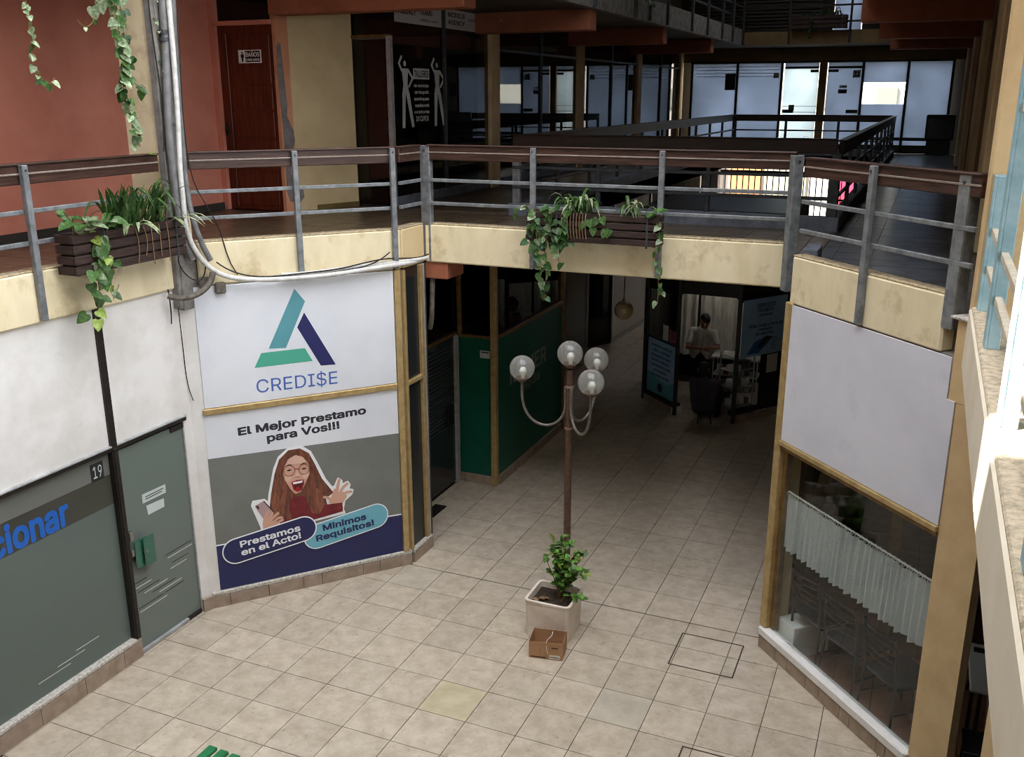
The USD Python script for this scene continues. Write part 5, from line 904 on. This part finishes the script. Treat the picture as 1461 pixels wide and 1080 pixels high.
# kiosk at the end of the passage -----------------------------------------------------------
K1 = F(-.148, 8.66, .704, -.67); K2 = F(.556, 7.99, .944, -.05); K3 = F(1.5, 7.94, .58, .85)
ki = thing('kiosk', 'dark glazed phone repair kiosk with black frame at the end of the passage', 'kiosk', (1.0, 8.9, 0))
for fr, L in ((K1, .972), (K3, 1.03)):
    part(ki, 'plinth', fr.bev(0, L, -.12, .02, 0, .12, .006), 'skirt'); part(ki, 'ledge', fr.bev(-.02, L, -.1, .035 if fr is K1 else -.01, .12, .19, .006), 'kiosk_black')
    part(ki, 'frame', fr.bev(0, L, -.05, .0, 1.93, 1.98, .005), 'kiosk_black'); part(ki, 'header', fr.box(0, L, -.08, -.01, 1.98, 3.27), 'kiosk_black')
part(ki, 'header', K2.box(0, .945, -.08, -.01, 2.0, 3.27), 'kiosk_black'); part(ki, 'lower_panel', K1.box(.02, .95, -.05, -.02, .19, 1.12), 'kiosk_black'); part(ki, 'pane', K1.box(.03, .94, -.03, -.02, 1.14, 1.93), 'pane_clear')
part(ki, 'frame', K1.bev(.02, .95, -.05, .0, 1.10, 1.14, .005), 'kiosk_black'); part(ki, 'plinth', K1.bev(.9, .985, -.12, .03, 0, .14, .004), 'goods_white', 'pale plinth end')
for x, y in ((-.148, 8.66), (.556, 7.99), (1.5, 7.94), (2.08, 8.79)): part(ki, 'post', bevel(x - .03, x + .03, y - .03, y + .03, 0, 3.27, .005), 'kiosk_black')
part(ki, 'post', bevel(.58, .62, 9.25, 9.29, .0, 2.2, .005), 'kiosk_black')
for b in ((-.16, -.1, 8.7, 10.4), (2.06, 2.12, 8.85, 10.4), (-.16, 2.12, 10.35, 10.4)): part(ki, 'back_panel', box(*b, 0, 3.27), 'dark_room')
for k, (a, b, z0, z1, mt) in enumerate(((.5, .66, 1.15, 1.4, 'goods_white'), (.7, .92, 1.16, 1.36, 'goods_pink'), (.73, .85, 1.2, 1.42, 'kiosk_black'), (.15, .35, 1.2, 1.7, 'goods_grey'))): part(ki, 'notice', K1.box(a, b, -.019, -.016, z0, z1), mt)
part(ki, 'tube_lamp', tube([(.35, 9.1, 2.45), (1.55, 9.1, 2.45)], .018, 10), 'tube_light', 'lit tube lamp inside the kiosk'); part(ki, 'lamp_holder', box(.3, 1.6, 9.06, 9.14, 2.475, 2.52), 'goods_white'); part(ki, 'lamp_hanger', box(.9, .93, 9.08, 9.11, 2.52, 3.27), 'kiosk_black'); part(ki, 'roof', box(-.15, 2.1, 8.0, 10.4, 3.27, 3.3), 'kiosk_black')
n = 90; S = np.linspace(0, 1.55, n); prof = [(.15 + s, 9.75 + .035 * math.sin(s * 38) + .02 * math.sin(s * 13)) for s in S]
V = np.array([(x, y, z) for z in (.55, 2.25) for x, y in prof]); f = [q for i in range(n - 1) for q in ((i, i + 1, n + i + 1), (i, n + i + 1, n + i))]
single('curtain', trimesh.Trimesh(V, np.array(f), process=False), 'backdrop', 'pale grey backdrop curtain inside the kiosk behind the standing seller', 'curtain', smooth=True)
po = thing('advertising_poster', 'light blue poster with lines of dark text on the left face of the kiosk', 'poster', K1.p(.5, 0, .2))
sh_ = part(po, 'sheet', K1.bev(.1, .92, .002, .008, .2, 1.115, .002), 'kiosk_blue'); part(sh_, 'wave', K1.art(Polygon([(.1, .2), (.92, .2), (.92, .52), (.7, .42), (.4, .48), (.1, .55)]), .008), 'kiosk_deep' if 0 else 'logo_teal')
for k, (tx, a, b) in enumerate((('Realizamos cambio de', .22, .82), ('vidrio y módulos', .26, .78), ('Reparación de placa', .22, .8), ('Servicio técnico', .22, .78), ('Liberaciones y más', .22, .8), ('accesorios', .3, .7), ('Consultas por tel', .22, .76))): part(sh_, 'lettering', K1.text(a, 1.0 - .083 * k, b, 1.0 - .083 * k, .042, .009, True)(tx), 'kiosk_ink')
part(sh_, 'emblem', K1.art(Point(.51, .33).buffer(.075), .0095), 'kiosk_ink', 'round dark emblem')
po = thing('advertising_poster', 'light blue hanging poster with a dark phone picture on the right of the kiosk', 'poster', K3.p(.5, 0, 1.05))
sh_ = part(po, 'sheet', K3.bev(.02, .98, .04, .048, 1.06, 1.97, .002), 'kiosk_blue'); part(po, 'hanger', K3.bev(.0, 1.0, .02, .04, 1.94, 1.98, .003), 'kiosk_black')
for tx, a, b, z, h in (('SERVICIO', .32, .72, 1.83, .06), ('TÉCNICO', .33, .68, 1.755, .055), ('celulares', .36, .66, 1.69, .04), ('Venta, Carga y Envío de', .15, .9, 1.52, .05), ('Celulares', .38, .68, 1.455, .045), ('Accesorios', .32, .72, 1.385, .05)): part(sh_, 'lettering', K3.text(a, z, b, z, h, .049, True)(tx), 'kiosk_ink')
part(sh_, 'picture', K3.art([(.16, 1.10), (.42, 1.10), (.72, 1.33), (.56, 1.36), (.3, 1.28)], .0485), 'kiosk_deep'); part(sh_, 'picture', K3.art([(.36, 1.2), (.46, 1.18), (.66, 1.34), (.56, 1.355)], .0498), 'kiosk_black', 'dark phone')
for k, tx in enumerate(('Fundas', 'Cargadores', 'Cables', 'Vidrios', 'Chips')): part(sh_, 'lettering', K3.text(.68, 1.30 - .042 * k, .68 + .022 * len(tx), 1.30 - .042 * k, .026, .049)(tx), 'kiosk_ink')
cn = thing('display_counter', 'glass display counter with metal shelves inside the kiosk', 'counter', (1.35, 8.6, 0))
for x in (1.05, 1.42, 1.75):
    for y in (8.42, 8.78): part(cn, 'upright', bevel(x - .01, x + .01, y - .01, y + .01, 0.02, .93, .003), 'shelf_metal')
for z in (.1, .36, .62, .9): part(cn, 'shelf', bevel(1.04, 1.76, 8.41, 8.79, z, z + .015, .003), 'shelf_metal')
part(cn, 'top', bevel(1.02, 1.4, 8.38, 8.8, .92, .945, .005), 'goods_white'); part(cn, 'drawer', bevel(1.06, 1.40, 8.42, 8.78, .13, .3, .006), 'goods_grey')
sh = thing('display_shelf', 'metal display shelf full of small goods under the hanging kiosk poster', 'shelf', K3.p(.3, -.3, 0))
for s in (.08, .52):
    for n_ in (-.12, -.42): part(sh, 'upright', K3.bev(s - .012, s + .012, n_ - .012, n_ + .012, .1, 1.06, .003), 'shelf_metal')
for z in (.2, .5, .78, 1.02): part(sh, 'shelf', K3.bev(.07, .53, -.43, -.11, z, z + .015, .003), 'shelf_metal')
single('notice', K3.art([(.68, .72), (.92, .72), (.92, 1.02), (.68, 1.02)], -.01, .003), 'goods_white', 'white paper notice right of the kiosk shelf', 'notice')
part(ki, 'lower_panel', K3.box(.58, 1.0, -.05, -.015, .19, 1.93), 'kiosk_black')
goods = []
for k in range(7): goods.append(('goods_box', (1.08 + .095 * k, 8.46, .377), (.07, .12, rng.uniform(.05, .16)), rng.choice(['goods_red', 'goods_pink', 'goods_white', 'goods_grey']), 'on the lower middle shelf of the kiosk counter'))
for k in range(6): goods.append(('goods_box', (1.1 + .11 * k, 8.46, .637), (.08, .12, rng.uniform(.06, .17)), rng.choice(['goods_red', 'goods_white', 'goods_grey']), 'on the upper shelf of the kiosk counter'))
ordn = ['first', 'second', 'third', 'fourth', 'fifth', 'sixth', 'seventh']; colr = {'goods_red': 'red', 'goods_pink': 'pink', 'goods_white': 'white', 'goods_grey': 'grey'}
cnt = {}
for nm, p_, d_, mt, wh in goods:
    i = cnt.get(wh, 0); cnt[wh] = i + 1
    single(nm, bevel(p_[0], p_[0] + d_[0], p_[1], p_[1] + d_[1], p_[2], p_[2] + d_[2], .004), mt, f'small {colr[mt]} carton {wh}, {ordn[i]} from the left', 'carton', group='cartons on the kiosk shelves')
for r_, z in enumerate((.217, .517, .797)):
    for k in range(4):
        mt = rng.choice(['goods_white', 'goods_grey', 'goods_white']); single('goods_box', K3.bev(.1 + .105 * k, .18 + .105 * k, -.3, -.16, z, z + rng.uniform(.06, .16), .004), mt, f'{colr[mt]} carton on the {["bottom", "middle", "top"][r_]} row of the kiosk side shelf, {ordn[k]} from the left', 'carton', group='cartons on the kiosk shelves')
single('bottle', lathe([(0, 0), (.03, 0), (.035, .02), (.035, .12), (.015, .15), (.015, .18), (0, .18)], 1.14, 8.62, .946, 16), 'goods_white', 'small white bottle standing on the kiosk counter top', 'bottle', smooth=40)
st = thing('stool', 'low stool under the crouching customer at the kiosk', 'stool', (1.06, 7.78, 0)); part(st, 'seat', trimesh.creation.cylinder(.15, .03, transform=trimesh.transformations.translation_matrix((1.06, 7.80, .235))), 'kiosk_black')
for a in range(3): part(st, 'leg', tube([(1.06 + .13 * math.cos(2.1 * a), 7.80 + .13 * math.sin(2.1 * a), 0), (1.06 + .08 * math.cos(2.1 * a), 7.80 + .08 * math.sin(2.1 * a), .225)], .01, 6), 'chair_metal')

# people ---------------------------------------------------------------------------------------
def body(bones, edge=.022, smooth_n=6):
    def ball(p, r): q = m3.Manifold.sphere(r, 14); return q.translate(tuple(map(float, p)))
    parts = []
    for a, ra, b, rb in bones: parts.append(m3.Manifold.hull(ball(a, ra) + ball(b, rb)))
    q = parts[0]
    for z in parts[1:]: q = q + z
    q = q.refine_to_length(edge); tm = as_tm(q); tm = trimesh.Trimesh(tm.vertices, tm.faces, process=True); trimesh.smoothing.filter_taubin(tm, iterations=smooth_n); return tm
def V3(*a): return np.array(a, float)
def hand(w, d, up, s=1.0):
    """palm, four unequal bent fingers and a thumb from wrist w along d; bones for body()"""
    d = d / np.linalg.norm(d); x = np.cross(d, up); x /= np.linalg.norm(x); u = np.cross(x, d); o = []
    palm = w + d * .07 * s
    o.append((w, .022 * s, palm + x * .022 * s, .02 * s)); o.append((w, .022 * s, palm - x * .022 * s, .02 * s))
    for k, l in enumerate((.07, .078, .072, .056)):
        b = palm + x * (.03 - .02 * k) * s; m_ = b + (d * .55 * l - u * .012) * s; o.append((b, .0095 * s, m_, .009 * s)); o.append((m_, .009 * s, m_ + (d * .3 * l - u * .03) * s, .0075 * s))
    t0 = w + (d * .03 + x * .03) * s; t1 = t0 + (d * .035 + x * .025 - u * .01) * s; o += [(t0, .013 * s, t1, .010 * s), (t1, .010 * s, t1 + (d * .025 - u * .015) * s, .008 * s)]
    return o
def head(c, f, up=V3(0, 0, 1)):
    """skull, jaw, nose, ears, neck top for a head at c facing f"""
    f = f / np.linalg.norm(f); x = np.cross(f, up); x /= np.linalg.norm(x); u = np.cross(x, f)
    return [(c + u * .03 - f * .015, .085, c + u * .035 + f * .01, .08), (c + u * .01 + f * .03, .068, c - u * .075 + f * .055, .038), (c + u * .0 + f * .088, .012, c - u * .022 + f * .108, .014), (c + x * .083, .016, c + x * .08 - u * .03, .012), (c - x * .083, .016, c - x * .08 - u * .03, .012)], f, x, u
def person(label, base, joints, skin_bones, cloths, hd, hair):
    t = thing('person', label, 'person', base); part(t, 'body', body(skin_bones), 'skin', smooth=True)
    for nm, bones, mt in cloths: part(t, nm, body(bones, .03), mt, smooth=True)
    c, f, x, u = hd
    part(t, 'hair', body(hair, .025), 'hair_black', smooth=True)
    for s in (-1, 1): e_ = trimesh.creation.icosphere(2, .011); e_.apply_translation(c + f * .086 + x * .032 * s + u * .005); part(t, 'eye', e_, 'white_ink'); e_ = trimesh.creation.icosphere(1, .006); e_.apply_translation(c + f * .095 + x * .032 * s + u * .005); part(t, 'pupil', e_, 'hair_black')
    part(t, 'mouth', body([(c + f * .096 - u * .055 + x * .02, .006, c + f * .096 - u * .055 - x * .02, .006)], .01, 1), 'lip')
    return t
# seller: stands behind the counter and leans over it
hp = V3(.74, 8.98, .80); nk = V3(.77, 8.86, 1.27); hc = V3(.80, 8.80, 1.40)
hb, hf, hx, hu = head(hc, V3(.5, -.7, -.45))
shL, shR = V3(.58, 8.90, 1.20), V3(.95, 8.85, 1.20); elL, elR = V3(.56, 8.68, .97), V3(1.06, 8.72, 1.0); wrL, wrR = V3(.82, 8.56, 1.0), V3(.99, 8.53, 1.04)
skinb = hb + [(hc - hu * .05, .05, nk, .055), (nk, .06, hp, .10), (shL, .042, elL, .036), (elL, .034, wrL, .024), (shR, .042, elR, .036), (elR, .034, wrR, .024), (hp + V3(-.08, 0, -.02), .07, V3(.66, 9.0, .45), .05), (V3(.66, 9.0, .45), .045, V3(.66, 9.02, .08), .035), (hp + V3(.08, 0, -.02), .07, V3(.85, 9.0, .45), .05), (V3(.85, 9.0, .45), .045, V3(.86, 9.02, .08), .035)] + hand(wrL, V3(1, -.1, .05), V3(0, 0, 1)) + hand(wrR, V3(-.6, -.5, .1), V3(0, 0, 1))
person('seller in a pale short-sleeved shirt leaning over the kiosk counter', (.75, 8.95, 0), None, skinb,
       [('shirt', [(nk + V3(-.03, 0, -.03), .075, hp + V3(-.06, 0, .1), .125), (nk + V3(.03, 0, -.03), .075, hp + V3(.06, 0, .1), .125), (shL, .068, shR, .068), (shL, .066, hp + V3(-.08, 0, .0), .12), (shR, .066, hp + V3(.08, 0, .0), .12), (shL, .062, shL * .35 + elL * .65, .056), (shR, .062, shR * .35 + elR * .65, .056)], 'shirt'),
        ('trousers', [(hp + V3(-.05, 0, -.02), .12, hp + V3(.05, 0, -.02), .12), (hp + V3(-.08, 0, -.03), .1, V3(.66, 9.0, .45), .07), (V3(.66, 9.0, .45), .07, V3(.66, 9.02, .07), .05), (hp + V3(.08, 0, -.03), .1, V3(.85, 9.0, .45), .07), (V3(.85, 9.0, .45), .07, V3(.86, 9.02, .07), .05)], 'trouser'),
        ('shoe', [(V3(.66, 9.04, .04), .04, V3(.64, 8.88, .035), .035)], 'shoe'), ('shoe', [(V3(.86, 9.04, .04), .04, V3(.88, 8.88, .035), .035)], 'shoe')], (hc, hf, hx, hu),
       [(hc + hu * .06 - hf * .025, .082, hc + hu * .055 + hf * .02, .07), (hc - hf * .045, .075, hc - hf * .05 - hu * .03, .06)])
# customer: sits low on a stool with the back to us
hp = V3(1.06, 7.80, .34); nk = V3(1.04, 7.84, .70); hc = V3(1.01, 7.90, .83)
hb, hf, hx, hu = head(hc, V3(-.1, .95, -.15))
shL, shR = V3(.88, 7.84, .64), V3(1.24, 7.83, .64); elL, elR = V3(.84, 8.0, .42), V3(1.3, 7.98, .42); wrL, wrR = V3(.95, 8.18, .45), V3(1.2, 8.18, .45)
kL, kR = V3(.93, 8.12, .40), V3(1.22, 8.12, .40); fL, fR = V3(.95, 8.16, .05), V3(1.2, 8.16, .05)
skinb = hb + [(hc - hu * .05, .05, nk, .055), (nk, .06, hp, .11), (shL, .042, elL, .036), (elL, .034, wrL, .024), (shR, .042, elR, .036), (elR, .034, wrR, .024), (hp + V3(-.08, 0, -.02), .08, kL, .055), (kL, .05, fL, .035), (hp + V3(.08, 0, -.02), .08, kR, .055), (kR, .05, fR, .035)] + hand(wrL, V3(.4, .8, 0), V3(0, 0, 1)) + hand(wrR, V3(-.4, .8, 0), V3(0, 0, 1))
person('customer in a dark jumper sitting low with the back turned at the kiosk opening', (1.06, 7.9, 0), None, skinb,
       [('jumper', [(nk + V3(0, 0, -.02), .08, hp + V3(0, 0, .05), .16), (shL, .07, shR, .07), (shL, .075, hp + V3(-.08, -.0, .0), .13), (shR, .075, hp + V3(.08, -.0, .0), .13), (hp + V3(-.07, -.02, -.08), .12, hp + V3(.07, -.02, -.08), .12), (shL, .065, elL, .055), (elL, .055, wrL, .04), (shR, .065, elR, .055), (elR, .055, wrR, .04)], 'jumper'),
        ('trousers', [(hp + V3(-.06, 0, -.06), .11, kL, .075), (kL, .07, fL, .05), (hp + V3(.06, 0, -.06), .11, kR, .075), (kR, .07, fR, .05)], 'trouser'),
        ('shoe', [(fL + V3(0, -.03, -.01), .04, fL + V3(-.01, .12, -.015), .033)], 'shoe'), ('shoe', [(fR + V3(0, -.03, -.01), .04, fR + V3(.01, .12, -.015), .033)], 'shoe')], (hc, hf, hx, hu),
       [(hc + hu * .06 - hf * .025, .084, hc + hu * .05 + hf * .03, .07), (hc - hf * .05, .078, hc - hf * .05 - hu * .06, .06)])

# upper shop window dressing ----------------------------------------------------------------------
def sheet(name, pts, mt, label, cat, n0=.001, t=.003): return single(name, ST.art(pts, n0, t), mt, label, cat)
bn1 = thing('banner', 'pale banner with dark lettering inside the top of the first upper shop pane', 'banner', ST.p(5.4, -.06, 5.75)); part(bn1, 'cloth', ST.art([(4.72, 5.86), (6.02, 5.86), (6.02, 6.1), (4.72, 6.1)], -.011, .002), 'banner')
part(bn1, 'lettering', ST.text(4.82, 5.97, 5.3, 5.97, .1, -.0085, True)('AGENCY'), 'decal_dark'); part(bn1, 'lettering', ST.text(5.4, 5.99, 5.75, 5.99, .06, -.0085, True)('TEAMS'), 'decal_dark'); part(bn1, 'lettering', ST.text(5.4, 5.91, 5.9, 5.91, .035, -.0085)('castings y cursos'), 'decal_dark')
bn2 = thing('banner', 'pale banner with dark lettering inside the top of the second upper shop pane', 'banner', ST.p(6.75, -.06, 5.75)); part(bn2, 'cloth', ST.art([(6.14, 5.86), (7.44, 5.86), (7.44, 6.12), (6.14, 6.12)], -.011, .002), 'banner')
part(bn2, 'lettering', ST.text(6.22, 6.02, 6.75, 6.02, .06, -.0085, True)('MODELS'), 'decal_dark'); part(bn2, 'lettering', ST.text(6.22, 5.92, 6.75, 5.92, .06, -.0085, True)('AGENCY'), 'decal_dark'); part(bn2, 'lettering', ST.text(6.85, 6.0, 7.3, 6.0, .04, -.0085)('casting'), 'decal_dark')
dc = thing('window_decal', 'pale window lettering TALLERES between two white model figures', 'decal', ST.p(5.4, 0, 4.6))
part(dc, 'title', ST.art([(5.17, 5.17), (5.62, 5.17), (5.62, 5.31), (5.17, 5.31)], -.011, .002), 'decal'); part(dc, 'lettering', ST.text(5.2, 5.2, 5.59, 5.2, .08, -.0085, True)('TALLERES'), 'decal_dark')
for k, tx in enumerate(('de modelaje', 'de fotografía', 'pasarela y pose', 'maquillaje social', 'oratoria')): part(dc, 'lettering', ST.text(5.18 + .02 * (k % 2), 5.07 - .085 * k, 5.6, 5.07 - .085 * k, .04, -.011, True)(tx), 'decal')
part(dc, 'lettering', ST.text(5.22, 4.63, 5.58, 4.63, .065, -.011, True)('10 CUPOS'), 'decal')
def model(cx, m_):
    P = lambda *q: [(cx + 1.7 * m_ * a, z) for a, z in q]
    return unary_union([Point(cx, 5.36).buffer(.035), Polygon(P((-.05, 5.3), (.05, 5.3), (.035, 5.1), (.06, 4.98), (-.05, 4.98), (-.03, 5.1))), Polygon(P((-.05, 5.0), (.005, 5.0), (-.02, 4.55), (-.06, 4.55))), Polygon(P((.005, 5.0), (.06, 5.0), (.13, 4.56), (.09, 4.55))), LineString(P((.05, 5.28), (.12, 5.18), (.06, 5.08))).buffer(.02), LineString(P((-.05, 5.28), (-.09, 5.36), (-.05, 5.44))).buffer(.02)])
part(dc, 'figure', ST.art(model(4.95, 1), -.011, .002), 'decal'); part(dc, 'figure', ST.art(model(5.85, 1), -.011, .002), 'decal')
sheet('window_notice', [(6.3, 4.75), (6.6, 4.74), (6.62, 5.33), (6.3, 5.36)], 'decal', 'pale poster behind the second upper shop pane', 'poster', -.08); sheet('window_notice', [(6.33, 4.95), (6.56, 4.95), (6.56, 5.14), (6.33, 5.14)], 'decal_dark', 'dark picture on the pale poster of the second pane', 'picture', -.072)
tr = thing('tripod', 'black tripod easel standing inside the upper shop', 'tripod', (-2.9, 6.7, 3.55))
for a in range(3): part(tr, 'leg', tube([(-2.9 + .3 * math.cos(2.1 * a + .4), 6.7 + .3 * math.sin(2.1 * a + .4), 3.55), (-2.9, 6.7, 4.75)], .014, 6), 'kiosk_black')
part(tr, 'head', bevel(-2.95, -2.85, 6.62, 6.78, 4.72, 4.86, .01), 'kiosk_black')
s0 = None
for k, (x, y, lb) in enumerate(((-3.0, 5.2, 'black stool inside the upper shop, nearest the corner door'), (-3.1, 5.75, 'black stool inside the upper shop, middle one'), (-2.95, 6.25, 'black stool inside the upper shop, beside the tripod'))):
    if s0 is None:
        s0 = thing('shop_stool', lb, 'stool', (0, 0, 0)); part(s0, 'seat', loft([(ringc(0, 0, .17, .17, .05), .62), (ringc(0, 0, .18, .18, .05), .64), (ringc(0, 0, .17, .17, .05), .67)]), 'kiosk_black'); part(s0, 'backrest', bevel(-.17, -.14, -.17, .17, .75, .98, .01), 'kiosk_black')
        for a in (-1, 1):
            for b in (-1, 1): part(s0, 'leg', tube([(a * .18, b * .18, 0), (a * .14, b * .14, .62)], .012, 6), 'chair_metal')
            part(s0, 'back_post', tube([(-.15, a * .15, .62), (-.155, a * .15, .95)], .01, 6), 'chair_metal')
        s0.prim.GetAttribute('xformOp:translate').Set(Gf.Vec3d(x, y, 3.55))
    else: copy(s0, (x, y, 3.55), 25 * k, lb)

# far ground floor: exit gate and the street ------------------------------------------------------
single('street', box(-60, 70, -60, 90, -.5, -.21), 'asphalt', 'pale street surface beyond the exit gate', 'street', kind='structure')
single('terrace', box(-3.2, 4.6, 20.3, 22.5, 3.28, 3.5), 'soffit', 'small balcony slab behind the far frosted panes', 'slab', kind='structure')
gt = thing('gate', 'black barred exit gate at the far end below the walkway', 'gate', (.5, 20.25, 0))
for x in np.arange(-1.85, 2.96, .16): part(gt, 'bar', bevel(x - .012, x + .012, 20.23, 20.255, 0, 3.2, .003), 'black_metal')
for z, h in ((.1, .06), (1.55, .10), (2.28, .05), (2.95, .06)): part(gt, 'rail', bevel(-1.9, 3.0, 20.2, 20.28, z, z + h, .005), 'black_metal')
ho = thing('building', 'pale street facade with coloured shop fronts across the street', 'building', (0, 30, 0))
part(ho, 'wall', box(-14, 18, 30.4, 30.9, 0, 9), 'facade')
for k, (a, b, z0, z1, mt) in enumerate(((-4.5, -3.2, .3, 2.6, 'shutter'), (-3.0, -1.8, 1.2, 2.7, 'street_orange'), (-1.7, -.2, .2, 2.4, 'street_cream'), (-.1, .6, .3, 2.6, 'facade'), (.75, 1.5, .1, 2.8, 'street_red'), (1.7, 2.6, .2, 2.6, 'street_cream'), (-3.0, .5, 2.9, 3.3, 'street_orange'))): part(ho, 'shop_front', bevel(a, b, 30.3, 30.42, z0, z1, .01), mt)
for k in range(6): f_ = part(ho, 'window', bevel(-6.1 + 2.0 * k, -5.4 + 2.0 * k, 30.34, 30.42, 4.5, 5.2, .01), 'goods_grey')
single('column', bevel(-1.62, -1.2, 19.2, 19.5, 0, 3.28, .01), 'sign_white', 'white painted pillar beside the exit gate at the far end', 'column', kind='structure')
sc = thing('staircase', 'dark staircase with a pale handrail at the far left of the ground floor', 'staircase', (-2.3, 17, 0))
for k in range(12): part(sc, 'step', bevel(-2.7, -1.95, 15.4 + .27 * k, 15.7 + .27 * k, .15 * k, .15 * k + .15, .005), 'dark_floor')
part(sc, 'handrail', tube([(-1.93, 15.4, .95), (-1.93, 18.7, 2.75)], .03, 8), 'frame_grey')
for k in range(7): part(sc, 'baluster', tube([(-1.93, 15.5 + .5 * k, .1 + .27 * k), (-1.93, 15.5 + .5 * k, 1.0 + .27 * k)], .012, 6), 'steel_dark')
ac = thing('air_conditioner', 'dark appliance standing at the end of the right upper walkway', 'appliance', (4.2, 19.6, 3.55)); part(ac, 'case', bevel(3.7, 4.35, 19.5, 19.9, 3.9, 4.5, .02), 'kiosk_black'); part(ac, 'stand', bevel(3.75, 4.3, 19.55, 19.9, 3.56, 3.9, .01), 'kiosk_black'); part(ac, 'grille', bevel(3.75, 4.3, 19.485, 19.5, 3.95, 4.4, .004), 'steel_dark')
